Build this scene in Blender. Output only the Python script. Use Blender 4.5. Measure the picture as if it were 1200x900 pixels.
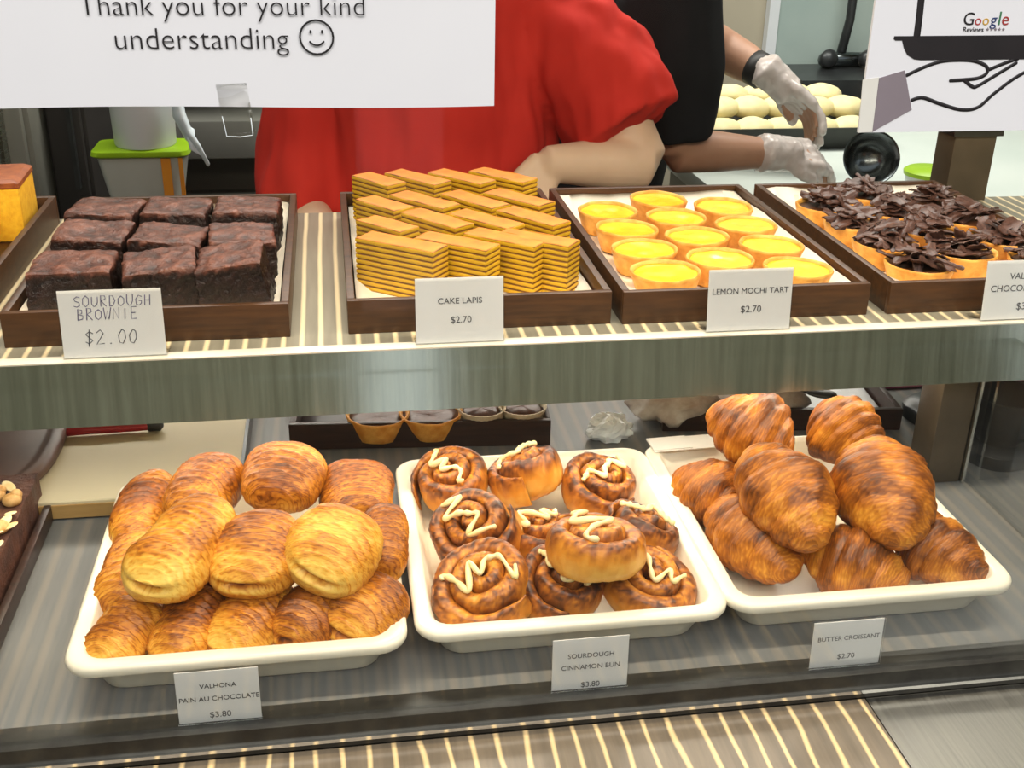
import bpy, bmesh, math, random
from mathutils import Vector, Matrix, noise
import numpy as np
R_ = math.radians
SC = bpy.context.scene
COL = SC.collection
for o in list(bpy.data.objects):
    bpy.data.objects.remove(o)

# ------------------------------------------------------------------ camera
FPX = 1315.9
CP = Vector((0.0, -0.9085, 0.5630))
pitch, yaw, roll = 0.4270, 0.1631, -0.0207
_f = Vector((math.sin(yaw) * math.cos(pitch), math.cos(yaw) * math.cos(pitch), -math.sin(pitch)))
_r = Vector((math.cos(yaw), -math.sin(yaw), 0))
_d = _f.cross(_r)
RI = _r * math.cos(roll) + _d * math.sin(roll)
DN = -_r * math.sin(roll) + _d * math.cos(roll)
cam = bpy.data.cameras.new('camera')
cam.sensor_width = 36
cam.lens = FPX / 1200 * 36
cam.clip_start = .02
co = bpy.data.objects.new('camera', cam)
COL.objects.link(co)
co.matrix_world = Matrix(((RI.x, -DN.x, -_f.x, CP.x), (RI.y, -DN.y, -_f.y, CP.y), (RI.z, -DN.z, -_f.z, CP.z), (0, 0, 0, 1)))
SC.camera = co

# ------------------------------------------------------------------ light
SC.view_settings.view_transform = 'Standard'
SC.view_settings.look = 'None'
SC.view_settings.gamma = 1
SC.view_settings.use_curve_mapping = False
SC.view_settings.exposure = 0.05
SC.cycles.use_denoising = True
SC.cycles.max_bounces = 8
SC.cycles.transparent_max_bounces = 16
w = bpy.data.worlds.new('world')
SC.world = w
w.use_nodes = True
w.node_tree.nodes['Background'].inputs[0].default_value = (.90, .95, 1.0, 1)
w.node_tree.nodes['Background'].inputs[1].default_value = .8

def area(name, loc, size, sizey, power, col, target):
    l = bpy.data.lights.new(name, 'AREA')
    l.shape = 'RECTANGLE'; l.size = size; l.size_y = sizey; l.energy = power; l.color = col
    o = bpy.data.objects.new(name, l); COL.objects.link(o)
    o.location = loc
    o.rotation_euler = (Vector(target) - Vector(loc)).to_track_quat('-Z', 'Y').to_euler()
    return o
area('canopy_strip_light', (.22, -.12, .70), 1.5, .06, 10, (1, .86, .66), (.22, .12, 0.1))
area('shelf_strip_light', (.17, .026, .150), 1.0, .016, 1.0, (1, .87, .68), (.17, -.11, 0))
area('rear_fill_light', (.17, .405, .150), 1.1, .016, 2.0, (1, .93, .82), (.17, .30, 0))  # added fill lamp, brightens the dark back of the lower level
area('shop_ceiling_light', (.3, -1.7, 1.65), 2.4, .9, 44, (1, .97, .93), (.3, -1.2, -.9))
area('kitchen_ceiling_light', (.5, 1.45, 1.55), 2.6, .6, 60, (1, .96, .88), (.5, 1.35, 0))

# ------------------------------------------------------------------ helpers
def lin(c):
    return tuple(((x / 255) / 12.92 if x / 255 <= .04045 else ((x / 255 + .055) / 1.055) ** 2.4) for x in c) + (1,)

def at_z(u, v, z):
    d = _f + RI * ((u - 600) / FPX) + DN * ((v - 450) / FPX)
    return CP + d * ((z - CP.z) / d.z)

def at_y(u, v, y):
    d = _f + RI * ((u - 600) / FPX) + DN * ((v - 450) / FPX)
    return CP + d * ((y - CP.y) / d.y)

def nz(p, s=1.0, o=0.0):
    return noise.noise(Vector((p[0] * s + o, p[1] * s + o * 1.7, p[2] * s - o)))

def tag(o, label=None, cat=None, group=None, kind=None):
    if label: o['label'] = label
    if cat: o['category'] = cat
    if group: o['group'] = group
    if kind: o['kind'] = kind
    return o

def empty(name, loc=(0, 0, 0), rz=0, label=None, cat=None, group=None):
    o = bpy.data.objects.new(name, None)
    COL.objects.link(o)
    o.empty_display_size = .03
    o.location = loc
    o.rotation_euler = (0, 0, rz)
    return tag(o, label, cat, group)

class MB:
    def __init__(s):
        s.v = []; s.f = []; s.at = {}
    def add(s, vs, fs, **at):
        b = len(s.v)
        s.v += [tuple(p) for p in vs]
        s.f += [tuple(i + b for i in f) for f in fs]
        for k, a in at.items():
            L = s.at.setdefault(k, [0.0] * b)
            L += [0.0] * (b - len(L)) + list(a)
    def box(s, x0, x1, y0, y1, z0, z1, M=None):
        vs = [Vector(p) for p in ((x0, y0, z0), (x1, y0, z0), (x1, y1, z0), (x0, y1, z0), (x0, y0, z1), (x1, y0, z1), (x1, y1, z1), (x0, y1, z1))]
        if M: vs = [M @ p for p in vs]
        s.add(vs, [(0, 3, 2, 1), (4, 5, 6, 7), (0, 1, 5, 4), (1, 2, 6, 5), (2, 3, 7, 6), (3, 0, 4, 7)])
        return s
    def loft(s, loops, cap0=True, cap1=True, closed=True):
        n = len(loops[0]); vs = [p for L in loops for p in L]; fs = []
        for i in range(len(loops) - 1):
            for j in range(n if closed else n - 1):
                k = (j + 1) % n
                fs.append((i * n + j, i * n + k, (i + 1) * n + k, (i + 1) * n + j))
        if cap0: fs.append(tuple(reversed(range(n))))
        if cap1: fs.append(tuple(range((len(loops) - 1) * n, len(loops) * n)))
        s.add(vs, fs); return s
    def tube(s, pts, rad, n=8, caps=True, flat=1.0):
        pts = [Vector(p) for p in pts]
        if not hasattr(rad, '__len__'): rad = [rad] * len(pts)
        loops = []; up = None
        m = len(pts)
        for i, p in enumerate(pts):
            t = (pts[min(i + 1, m - 1)] - pts[max(i - 1, 0)])
            t = t.normalized() if t.length > 1e-9 else Vector((0, 0, 1))
            if up is None:
                up = t.cross(Vector((0.01, 0.02, 1)))
                if up.length < .05: up = t.cross(Vector((0, 1, 0)))
                up.normalize()
            up = (up - t * up.dot(t)).normalized()
            b = t.cross(up)
            if caps and i == 0:
                for q in (.35, .8):
                    loops.append([p - t * rad[0] * (1 - q) * .8 + (up * math.cos(a) + b * math.sin(a) * flat) * rad[0] * q for a in [2 * math.pi * j / n for j in range(n)]])
            loops.append([p + (up * math.cos(a) + b * math.sin(a) * flat) * rad[i] for a in [2 * math.pi * j / n for j in range(n)]])
            if caps and i == m - 1:
                for q in (.8, .35):
                    loops.append([p + t * rad[i] * (1 - q) * .8 + (up * math.cos(a) + b * math.sin(a) * flat) * rad[i] * q for a in [2 * math.pi * j / n for j in range(n)]])
        return s.loft(loops)
    def ell(s, c, r, n=16, m=10, M=None):
        loops = []
        for i in range(1, m):
            th = math.pi * i / m
            L = []
            for j in range(n):
                a = 2 * math.pi * j / n
                p = Vector((r[0] * math.sin(th) * math.cos(a), r[1] * math.sin(th) * math.sin(a), -r[2] * math.cos(th)))
                if M: p = M @ p
                L.append(Vector(c) + p)
            loops.append(L)
        return s.loft(loops)
    def lathe(s, prof, n=32, c=(0, 0, 0), wob=0.0, seed=0.0):
        loops = []
        for r, z in prof:
            L = []
            for j in range(n):
                a = 2 * math.pi * j / n
                k = 1 + wob * noise.noise(Vector((math.cos(a) * 2 + seed, math.sin(a) * 2, z * 40)))
                L.append(Vector((c[0] + r * k * math.cos(a), c[1] + r * k * math.sin(a), c[2] + z + wob * .012 * noise.noise(Vector((math.cos(a) * 3, math.sin(a) * 3, seed))))))
            loops.append(L)
        return s.loft(loops)
    def build(s, name, mat, parent=None, smooth=True, angle=None, M=None):
        me = bpy.data.meshes.new(name)
        me.from_pydata(s.v, [], s.f)
        bm = bmesh.new(); bm.from_mesh(me)
        bmesh.ops.recalc_face_normals(bm, faces=bm.faces)
        bm.to_mesh(me); bm.free()
        for k, a in s.at.items():
            A = me.attributes.new(k, 'FLOAT', 'POINT')
            a = a + [0.0] * (len(me.vertices) - len(a))
            A.data.foreach_set('value', a)
        if mat: me.materials.append(mat)
        me.polygons.foreach_set('use_smooth', [smooth] * len(me.polygons))
        if smooth and angle:
            me.set_sharp_from_angle(angle=R_(angle))
        me.update()
        return link(name, me, parent, M)

def link(name, me, parent=None, M=None):
    o = bpy.data.objects.new(name, me)
    COL.objects.link(o)
    if parent: o.parent = parent
    if M is not None: o.matrix_local = M
    return o

def bevel(o, w=.002, seg=2, ang=40):
    bm = bmesh.new(); bm.from_mesh(o.data)
    es = [e for e in bm.edges if len(e.link_faces) == 2 and e.calc_face_angle(0) > R_(ang)]
    bmesh.ops.bevel(bm, geom=es, offset=w, segments=seg, profile=.6, affect='EDGES', clamp_overlap=True)
    bm.to_mesh(o.data); bm.free()
    o.data.polygons.foreach_set('use_smooth', [True] * len(o.data.polygons))
    o.data.set_sharp_from_angle(angle=R_(50))
    return o

def remesh(o, voxel, smooth=4, fac=.5):
    m = o.modifiers.new('r', 'REMESH'); m.mode = 'VOXEL'; m.voxel_size = voxel; m.use_smooth_shade = True
    if smooth:
        m2 = o.modifiers.new('s', 'SMOOTH'); m2.iterations = smooth; m2.factor = fac
    dg = bpy.context.evaluated_depsgraph_get(); dg.update()
    me = bpy.data.meshes.new_from_object(o.evaluated_get(dg))
    mats = list(o.data.materials)
    o.modifiers.clear(); o.data = me
    if not me.materials:
        for mt in mats: me.materials.append(mt)
    me.polygons.foreach_set('use_smooth', [True] * len(me.polygons))
    return o

def rrect(hw, hd, r, z, k=5, cx=0, cy=0):
    out = []
    for qx, qy, a0 in ((1, 1, 0), (-1, 1, 90), (-1, -1, 180), (1, -1, 270)):
        for i in range(k + 1):
            a = R_(a0 + 90 * i / k)
            out.append(Vector((cx + qx * (hw - r) + r * math.cos(a), cy + qy * (hd - r) + r * math.sin(a), z)))
    return out

# ------------------------------------------------------------------ materials
class NT:
    def __init__(s, name):
        s.m = bpy.data.materials.new(name); s.m.use_nodes = True
        s.t = s.m.node_tree; s.b = s.t.nodes['Principled BSDF']; s.out = s.t.nodes['Material Output']
    def n(s, typ, **kw):
        x = s.t.nodes.new(typ)
        for k, v in kw.items():
            if k.startswith('i_'): x.inputs[int(k[2:])].default_value = v
            else: setattr(x, k, v)
        return x
    def l(s, a, b): s.t.links.new(a, b)
    def ramp(s, stops, src):
        r = s.n('ShaderNodeValToRGB')
        e = r.color_ramp.elements
        while len(e) < len(stops): e.new(.5)
        for el, (p, c) in zip(e, stops): el.position = p; el.color = c
        s.l(src, r.inputs[0]); return r
    def noise(s, scale, detail=4, rough=.6, stretch=None):
        tc = s.n('ShaderNodeTexCoord')
        mp = s.n('ShaderNodeMapping')
        s.l(tc.outputs['Object'], mp.inputs[0])
        if stretch: mp.inputs['Scale'].default_value = stretch
        nn = s.n('ShaderNodeTexNoise'); nn.inputs['Scale'].default_value = scale
        nn.inputs['Detail'].default_value = detail; nn.inputs['Roughness'].default_value = rough
        s.l(mp.outputs[0], nn.inputs['Vector']); return nn
    def bump(s, src, strength=.3, dist=.001):
        b = s.n('ShaderNodeBump'); b.inputs['Strength'].default_value = strength; b.inputs['Distance'].default_value = dist
        s.l(src, b.inputs['Height']); s.l(b.outputs[0], s.b.inputs['Normal']); return b
    def set(s, rough=.5, metal=0, spec=.5, sss=0, coat=0, trans=0, ior=1.45):
        i = s.b.inputs
        i['Roughness'].default_value = rough; i['Metallic'].default_value = metal
        i['Specular IOR Level'].default_value = spec; i['Coat Weight'].default_value = coat
        i['Transmission Weight'].default_value = trans; i['IOR'].default_value = ior
        if sss:
            i['Subsurface Weight'].default_value = sss
            i['Subsurface Radius'].default_value = (.006, .003, .0015); i['Subsurface Scale'].default_value = 1
        return s

def pm(name, c1, c2=None, rough=.5, scale=40, metal=0, spec=.5, bump=0, stretch=None, detail=4, sss=0, coat=0, bscale=None, bdist=.001, lo=.35, hi=.65):
    t = NT(name).set(rough, metal, spec, sss, coat)
    if c2 is None: c2 = tuple(max(0, x * .93) for x in c1)
    nn = t.noise(scale, detail, .6, stretch)
    r = t.ramp([(lo, lin(c1)), (hi, lin(c2))], nn.outputs['Fac'])
    t.l(r.outputs[0], t.b.inputs['Base Color'])
    if bump:
        b = t.noise(bscale or scale * 2, 5, .65, stretch)
        t.bump(b.outputs['Fac'], bump, bdist)
    return t.m

def glass_mat(name, tint=(.97, .99, .98), k=1.0):
    t = NT(name)
    tr = t.n('ShaderNodeBsdfTransparent'); tr.inputs[0].default_value = tint + (1,)
    gl = t.n('ShaderNodeBsdfGlossy'); gl.inputs['Roughness'].default_value = .02
    fr = t.n('ShaderNodeFresnel'); fr.inputs[0].default_value = 1.35
    mu = t.n('ShaderNodeMath', operation='MULTIPLY'); mu.inputs[1].default_value = k
    mx = t.n('ShaderNodeMixShader')
    nn = t.noise(3, 2)                           # faint smears on the pane
    rr = t.ramp([(.4, (.02, .02, .02, 1)), (.7, (.05, .05, .05, 1))], nn.outputs['Fac'])
    t.l(rr.outputs[0], gl.inputs['Roughness'])
    t.l(fr.outputs[0], mu.inputs[0]); t.l(mu.outputs[0], mx.inputs[0]); t.l(tr.outputs[0], mx.inputs[1]); t.l(gl.outputs[0], mx.inputs[2])
    t.l(mx.outputs[0], t.out.inputs[0])
    return t.m

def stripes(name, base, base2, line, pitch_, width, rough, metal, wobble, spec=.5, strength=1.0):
    """striped surface: pale wobbling lines that run front to back"""
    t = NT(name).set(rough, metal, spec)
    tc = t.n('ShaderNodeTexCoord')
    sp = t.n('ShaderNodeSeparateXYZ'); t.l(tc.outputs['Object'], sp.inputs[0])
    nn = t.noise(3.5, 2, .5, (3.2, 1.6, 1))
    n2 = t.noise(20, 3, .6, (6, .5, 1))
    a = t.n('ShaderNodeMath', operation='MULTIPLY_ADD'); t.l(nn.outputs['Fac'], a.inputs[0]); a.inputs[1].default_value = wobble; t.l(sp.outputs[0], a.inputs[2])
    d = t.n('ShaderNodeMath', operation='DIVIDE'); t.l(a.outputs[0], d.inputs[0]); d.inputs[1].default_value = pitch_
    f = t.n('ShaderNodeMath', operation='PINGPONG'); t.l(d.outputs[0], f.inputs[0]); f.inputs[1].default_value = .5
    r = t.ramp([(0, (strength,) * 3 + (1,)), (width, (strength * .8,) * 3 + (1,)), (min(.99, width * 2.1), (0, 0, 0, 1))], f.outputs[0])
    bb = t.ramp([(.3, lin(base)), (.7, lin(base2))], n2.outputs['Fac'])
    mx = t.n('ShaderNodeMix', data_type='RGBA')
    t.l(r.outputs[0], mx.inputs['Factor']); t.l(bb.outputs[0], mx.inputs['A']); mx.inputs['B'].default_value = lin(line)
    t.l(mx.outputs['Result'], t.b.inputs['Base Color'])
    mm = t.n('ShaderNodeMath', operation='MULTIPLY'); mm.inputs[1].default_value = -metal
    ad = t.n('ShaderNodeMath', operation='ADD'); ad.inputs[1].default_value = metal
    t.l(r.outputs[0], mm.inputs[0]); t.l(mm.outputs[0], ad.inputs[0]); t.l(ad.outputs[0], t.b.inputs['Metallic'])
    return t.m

def bake_mat(name, stops, rough=.42, bscale=220, bump=.35, nscale=60, spec=.4, coat=.1, amt=.35, bdist=.0008):
    """baked dough: colour follows how far each fold of the crust has browned"""
    t = NT(name).set(rough, 0, spec, 0, coat)
    t.b.inputs['Coat Roughness'].default_value = .3
    at = t.n('ShaderNodeAttribute'); at.attribute_name = 'bake'
    nn = t.noise(nscale, 5, .65)
    m = t.n('ShaderNodeMath', operation='MULTIPLY_ADD'); t.l(nn.outputs['Fac'], m.inputs[0]); m.inputs[1].default_value = amt; 
    s = t.n('ShaderNodeMath', operation='SUBTRACT'); t.l(at.outputs['Fac'], s.inputs[0]); s.inputs[1].default_value = amt * .5
    t.l(s.outputs[0], m.inputs[2])
    r = t.ramp([(p, lin(c)) for p, c in stops], m.outputs[0])
    t.l(r.outputs[0], t.b.inputs['Base Color'])
    b = t.noise(bscale, 4, .6)
    t.bump(b.outputs['Fac'], bump, bdist)
    return t.m

def steel_mat(name, c, rough=.3, aniso=0.0, stretch=(1, 1, 60)):
    t = NT(name).set(rough, 1.0)
    nn = t.noise(8, 4, .6, stretch)
    r = t.ramp([(.3, lin(tuple(x * .88 for x in c))), (.7, lin(c))], nn.outputs['Fac'])
    t.l(r.outputs[0], t.b.inputs['Base Color'])
    if aniso:
        tg = t.n('ShaderNodeTangent', direction_type='RADIAL', axis='Z'); t.l(tg.outputs[0], t.b.inputs['Tangent']); t.b.inputs['Anisotropic'].default_value = aniso; t.b.inputs['Anisotropic Rotation'].default_value = .25
    rr = t.ramp([(.3, (rough * .8,) * 3 + (1,)), (.7, (rough * 1.2,) * 3 + (1,))], nn.outputs['Fac'])
    t.l(rr.outputs[0], t.b.inputs['Roughness'])
    return t.m

M = {}
M['steel'] = steel_mat('brushed_steel', (176, 182, 172), .26, stretch=(2, 2, 20))
M['fascia'] = steel_mat('brushed_fascia', (226, 228, 212), .15, .6, stretch=(14, 1, .6))
M['steel_dark'] = steel_mat('dark_steel', (92, 90, 84), .32)
M['rail'] = pm('dark_rail_metal', (52, 50, 46), (70, 68, 62), .35, 30, metal=.6)
M['chrome'] = steel_mat('bright_strip', (225, 225, 220), .15)
M['shelf'] = stripes('striped_shelf', (150, 144, 128), (134, 129, 114), (236, 216, 176), .0165, .085, .28, .15, .004)  # pale stripes over a grey base, front to back
M['base'] = stripes('base_steel', (116, 117, 117), (104, 106, 106), (168, 152, 128), .0185, .12, .46, .25, .004, strength=.22)  # faint stripes mixed into the grey
M['lip'] = pm('pale_lip_highlight', (226, 218, 200), (214, 206, 190), .45, 20, metal=.3)  # pale colour stands in for the highlight along the shelf lip
M['ledge'] = stripes('striped_ledge', (140, 124, 102), (118, 104, 86), (252, 216, 156), .0190, .06, .30, .1, .026)  # pale wavy stripes over a brown base
M['ledge_steel'] = steel_mat('ledge_steel', (170, 166, 156), .42, stretch=(60, 1, 1))
M['post'] = pm('post_brown_metal', (96, 84, 68), (82, 72, 58), .4, 20, metal=.4)
M['glass'] = glass_mat('clear_glass', (.98, .99, .985), .45)
M['acrylic'] = glass_mat('clear_acrylic', (.98, .985, .99), .6)
M['tape'] = glass_mat('clear_tape', (.96, .96, .95), .5)
M['white_tray'] = pm('cream_melamine', (240, 232, 212), (232, 223, 200), .32, 6, sss=0, coat=.2)
M['wood'] = pm('dark_stained_wood', (84, 53, 27), (48, 29, 15), .42, 14, stretch=(1.2, 8, 14), bump=.15, bscale=40, lo=.3, hi=.75)
M['wood_dark'] = pm('dark_brown_wood', (58, 36, 26), (40, 26, 20), .4, 20, stretch=(1, 8, 14))
M['liner'] = pm('greaseproof_paper', (238, 228, 212), (228, 214, 192), .7, 20, bump=.1)
M['paper'] = pm('white_paper', (238, 236, 238), (232, 230, 233), .75, 3, spec=.3)
M['card'] = pm('tag_card', (240, 236, 230), (234, 230, 224), .7, 8, spec=.3)
M['ink'] = pm('black_ink', (26, 22, 24), (34, 28, 30), .6, 30)
M['ink_grey'] = pm('grey_ink', (92, 88, 88), (82, 78, 78), .6, 30)
M['pen'] = pm('purple_pen', (118, 108, 142), (96, 88, 118), .6, 90)
M['pen_dark'] = pm('grey_pen', (92, 90, 96), (74, 72, 78), .6, 90)
M['cuff'] = pm('grey_print', (140, 128, 134), (132, 120, 126), .7, 12)
M['red_print'] = pm('red_print', (176, 56, 54), None, .6, 30)
M['yellow_print'] = pm('yellow_print', (206, 160, 60), None, .6, 30)
M['blue_print'] = pm('blue_print', (46, 62, 110), None, .6, 30)
M['green_print'] = pm('green_print', (60, 120, 80), None, .6, 30)
PAIN = [(0.0, (244, 200, 96)), (.28, (228, 166, 60)), (.5, (200, 126, 32)), (.72, (148, 80, 16)), (1.0, (76, 34, 8))]
CROI = [(0.0, (240, 178, 62)), (.25, (216, 144, 46)), (.5, (178, 104, 24)), (.75, (124, 66, 14)), (1.0, (64, 32, 10))]
M['pain'] = bake_mat('pain_crust', PAIN, .44, coat=.16, bump=.6, bscale=150, bdist=.0012)
M['croissant'] = bake_mat('croissant_crust', CROI, .44, coat=.14, bump=.6, bscale=150, bdist=.0012)
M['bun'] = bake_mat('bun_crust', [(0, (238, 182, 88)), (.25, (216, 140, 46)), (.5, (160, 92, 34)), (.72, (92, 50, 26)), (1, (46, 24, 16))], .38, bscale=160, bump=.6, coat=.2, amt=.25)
M['icing'] = pm('cream_icing', (250, 232, 176), (242, 218, 150), .35, 60, sss=.2)
M['brownie'] = bake_mat('brownie_crumb', [(0, (24, 13, 11)), (.35, (44, 25, 20)), (.62, (86, 48, 36)), (1, (132, 82, 64))], .30, bscale=330, bump=.9, nscale=140, coat=.12, amt=.34, bdist=.0022)
M['crust'] = pm('tart_shortcrust', (240, 180, 86), (214, 142, 52), .55, 70, bump=.3, bscale=300)
M['lemon'] = pm('lemon_filling', (255, 205, 20), (250, 182, 10), .3, 25, sss=.15, coat=.35, bump=.06, bscale=60)
M['choc_fill'] = pm('chocolate_filling', (88, 52, 30), (66, 38, 24), .4, 50)
M['choc'] = pm('chocolate_shaving', (96, 66, 56), (64, 42, 36), .42, 60, stretch=(1, 6, 6), bump=.15, bscale=200)
M['lapis'] = None
M['sponge'] = pm('yellow_sponge', (246, 190, 40), (230, 164, 24), .8, 120, bump=.6, bscale=260)
M['sponge_top'] = pm('browned_sponge_top', (168, 92, 44), (136, 66, 30), .5, 60, bump=.2)
M['choc_cake'] = pm('chocolate_cake', (96, 58, 42), (66, 38, 28), .55, 60, bump=.8, bscale=200, bdist=.003)
M['nut'] = pm('toasted_nut', (224, 182, 118), (190, 138, 74), .5, 120, bump=.3)
M['flake'] = pm('almond_flake', (244, 226, 178), (226, 196, 136), .5, 80)
M['skin'] = pm('skin', (214, 184, 156), (204, 172, 144), .5, 12, sss=.12)
M['skin_tan'] = pm('tan_skin', (176, 134, 108), (162, 120, 96), .5, 12, sss=.12)
M['red_shirt'] = pm('red_cotton', (196, 50, 40), (184, 42, 34), .85, 10, bump=.15, bscale=500, spec=.2)
M['black_shirt'] = pm('black_cotton', (24, 25, 28), (30, 30, 34), .9, 10, bump=.15, bscale=500, spec=.2)
M['trousers'] = pm('dark_trousers', (36, 38, 46), (28, 30, 36), .9, 12)
M['hair'] = pm('black_hair', (24, 20, 18), (36, 28, 24), .5, 120, stretch=(1, 1, .1))
M['eye'] = pm('eye', (238, 236, 230), None, .3, 5)
M['iris'] = pm('iris', (40, 26, 18), None, .3, 5)
M['lips'] = pm('lips', (164, 92, 84), None, .5, 20)
M['strap'] = pm('watch_strap', (36, 34, 34), None, .5, 20)
M['glove'] = pm('thin_plastic_glove', (206, 196, 192), (190, 178, 172), .25, 40, bump=.5, bscale=60, bdist=.003, coat=.4)
M['board'] = pm('beige_chopping_board', (204, 192, 158), (196, 184, 150), .55, 5)
M['board_edge'] = pm('board_edge', (176, 140, 84), (160, 124, 70), .6, 14, stretch=(1, 8, 8))
M['red_plastic'] = pm('red_plastic', (176, 46, 52), (160, 38, 44), .4, 20)
M['paddle'] = pm('brown_leatherette', (98, 72, 60), (80, 58, 48), .45, 14, bump=.1)
M['pink'] = pm('pink_cloth', (238, 150, 186), (226, 130, 170), .8, 20)
M['plastic_bag'] = pm('crumpled_plastic', (240, 246, 248), (224, 232, 236), .45, 40, coat=.2)
M['napkin'] = pm('white_napkin', (232, 228, 218), (224, 219, 208), .8, 20)
M['loaf'] = pm('floured_loaf', (214, 208, 200), (176, 160, 146), .8, 40, bump=.4, bscale=90)
M['fluted'] = pm('paper_case', (226, 214, 190), (200, 182, 150), .7, 30)
M['dark_metal'] = pm('dark_grey_metal', (62, 64, 66), (48, 50, 52), .35, 20, metal=.5)
M['bowl'] = steel_mat('mixing_bowl_steel', (104, 110, 112), .22)
M['dough'] = pm('raw_dough', (236, 226, 178), (222, 208, 156), .6, 20, sss=.1)
M['dark_pan'] = pm('dark_pan', (52, 54, 50), (42, 44, 42), .45, 14, metal=.3)
M['white_plastic'] = pm('white_plastic', (214, 218, 222), (206, 210, 214), .4, 5)
M['clear_box'] = pm('frosted_plastic', (170, 172, 166), (158, 160, 154), .35, 8)
M['green'] = pm('lime_lid', (150, 190, 20), (136, 176, 16), .4, 8)
M['orange'] = pm('orange_label', (214, 140, 30), (200, 124, 24), .5, 20)
M['bag_white'] = pm('white_carrier_bag', (214, 226, 232), (192, 206, 214), .35, 30, bump=.4, bscale=30, bdist=.004)
M['wall'] = pm('kitchen_wall_paint', (170, 162, 142), (162, 154, 136), .8, 2)
M['panel'] = pm('pale_wall_panel', (168, 182, 176), (150, 166, 162), .35, 2.5)
M['grey_wall'] = pm('grey_cabinet', (120, 120, 112), (104, 104, 98), .5, 3)
M['dark_cab'] = pm('near_black_cabinet', (40, 36, 36), (30, 27, 28), .5, 5)
M['floor'] = pm('grey_floor_tile', (122, 120, 114), (106, 104, 100), .5, 3)
M['shop_wall'] = pm('shop_wall', (156, 152, 134), (140, 138, 120), .7, 2)
M['white_top'] = pm('white_worktop', (206, 214, 208), (196, 206, 200), .4, 4)
M['orange_ball'] = pm('orange_plastic', (206, 104, 60), None, .5, 8)
M['blue_grey'] = pm('blue_grey_fabric', (96, 112, 122), (78, 92, 102), .8, 12)
M['counter'] = pm('counter_body', (92, 80, 66), (76, 66, 54), .5, 8, stretch=(8, 8, 1))

def lapis_mat():
    t = NT('layer_cake').set(.55, 0, .4)
    tc = t.n('ShaderNodeTexCoord')
    sp = t.n('ShaderNodeSeparateXYZ'); t.l(tc.outputs['Object'], sp.inputs[0])
    nn = t.noise(60, 3)
    a = t.n('ShaderNodeMath', operation='MULTIPLY_ADD'); t.l(nn.outputs['Fac'], a.inputs[0]); a.inputs[1].default_value = .0012; t.l(sp.outputs[2], a.inputs[2])
    d = t.n('ShaderNodeMath', operation='DIVIDE'); t.l(a.outputs[0], d.inputs[0]); d.inputs[1].default_value = .0052
    f = t.n('ShaderNodeMath', operation='FRACT'); t.l(d.outputs[0], f.inputs[0])
    r = t.ramp([(0, lin((92, 52, 8))), (.16, lin((120, 76, 10))), (.34, lin((206, 160, 30))), (.82, lin((222, 178, 40))), (.97, lin((128, 82, 14)))], f.outputs[0])
    # browned top crust
    g = t.n('ShaderNodeNewGeometry'); s2 = t.n('ShaderNodeSeparateXYZ'); t.l(g.outputs['Normal'], s2.inputs[0])
    tp = t.ramp([(.80, (0, 0, 0, 1)), (.92, (1, 1, 1, 1))], s2.outputs[2])
    n2 = t.noise(28, 4)
    tc2 = t.ramp([(.3, lin((228, 138, 34))), (.7, lin((190, 98, 22)))], n2.outputs['Fac'])
    mx = t.n('ShaderNodeMix', data_type='RGBA')
    t.l(tp.outputs[0], mx.inputs['Factor']); t.l(r.outputs[0], mx.inputs['A']); t.l(tc2.outputs[0], mx.inputs['B'])
    t.l(mx.outputs['Result'], t.b.inputs['Base Color'])
    b = t.noise(300, 3); t.bump(b.outputs['Fac'], .25, .0006)
    return t.m
M['lapis'] = lapis_mat()

HS = .1824          # top of the upper shelf
YG = -.2543         # plane of the front glass
FLOOR = -.95

# ------------------------------------------------------------------ the room
def struct(name, mat, *boxes):
    mb = MB()
    for b in boxes: mb.box(*b)
    return tag(mb.build(name, mat, smooth=False), kind='structure')
struct('floor', M['floor'], (-3, 3.6, -3.6, 2.5, FLOOR - .05, FLOOR))
struct('wall_back', M['wall'], (-3, 3.6, 2.4, 2.5, FLOOR, 1.8))
struct('wall_left', M['shop_wall'], (-3.1, -3, -3.6, 2.5, FLOOR, 1.8))
struct('wall_right', M['shop_wall'], (3.6, 3.7, -3.6, 2.5, FLOOR, 1.8))
struct('ceiling', M['wall'], (-3, 3.6, .3, 2.5, 1.8, 1.85))
struct('unseen_wall_front', M['shop_wall'], (-3, .08, -3.7, -3.6, FLOOR, 1.8), (.40, 2.94, -3.7, -3.6, FLOOR, 1.8), (3.26, 3.6, -3.7, -3.6, FLOOR, 1.8),
       (.08, .40, -3.7, -3.6, 1.35, 1.8), (2.94, 3.26, -3.7, -3.6, 1.35, 1.8))  # unseen wall; openings placed to put bright bands on the steel fascia

# ------------------------------------------------------------------ counter and display case
ct = empty('service_counter', (0, 0, FLOOR), 0, 'long service counter with pale-striped ledge under the glass display case', 'counter')
def part(name, mat, parent, *boxes, bev=0, smooth=False):
    mb = MB()
    off = Vector(parent.location) if parent else Vector((0, 0, 0))
    for b in boxes: mb.box(b[0] - off.x, b[1] - off.x, b[2] - off.y, b[3] - off.y, b[4] - off.z, b[5] - off.z)
    o = mb.build(name, mat, parent, smooth=False)
    if bev: bevel(o, bev)
    return o
part('counter_body', M['counter'], ct, (-1.0, 1.5, -.36, .50, FLOOR, -.052))
tag(part('ledge', M['ledge'], ct, (-1.0, .392, -.40, -.262, -.052, -.021)), 'ledge with pale stripes')
tag(part('ledge_end', M['ledge_steel'], ct, (.393, 1.5, -.40, -.262, -.052, -.021)), 'plain steel end of the ledge')
part('deck', M['steel_dark'], ct, (-1.0, 1.5, -.262, .50, -.052, -.0205))

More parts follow.
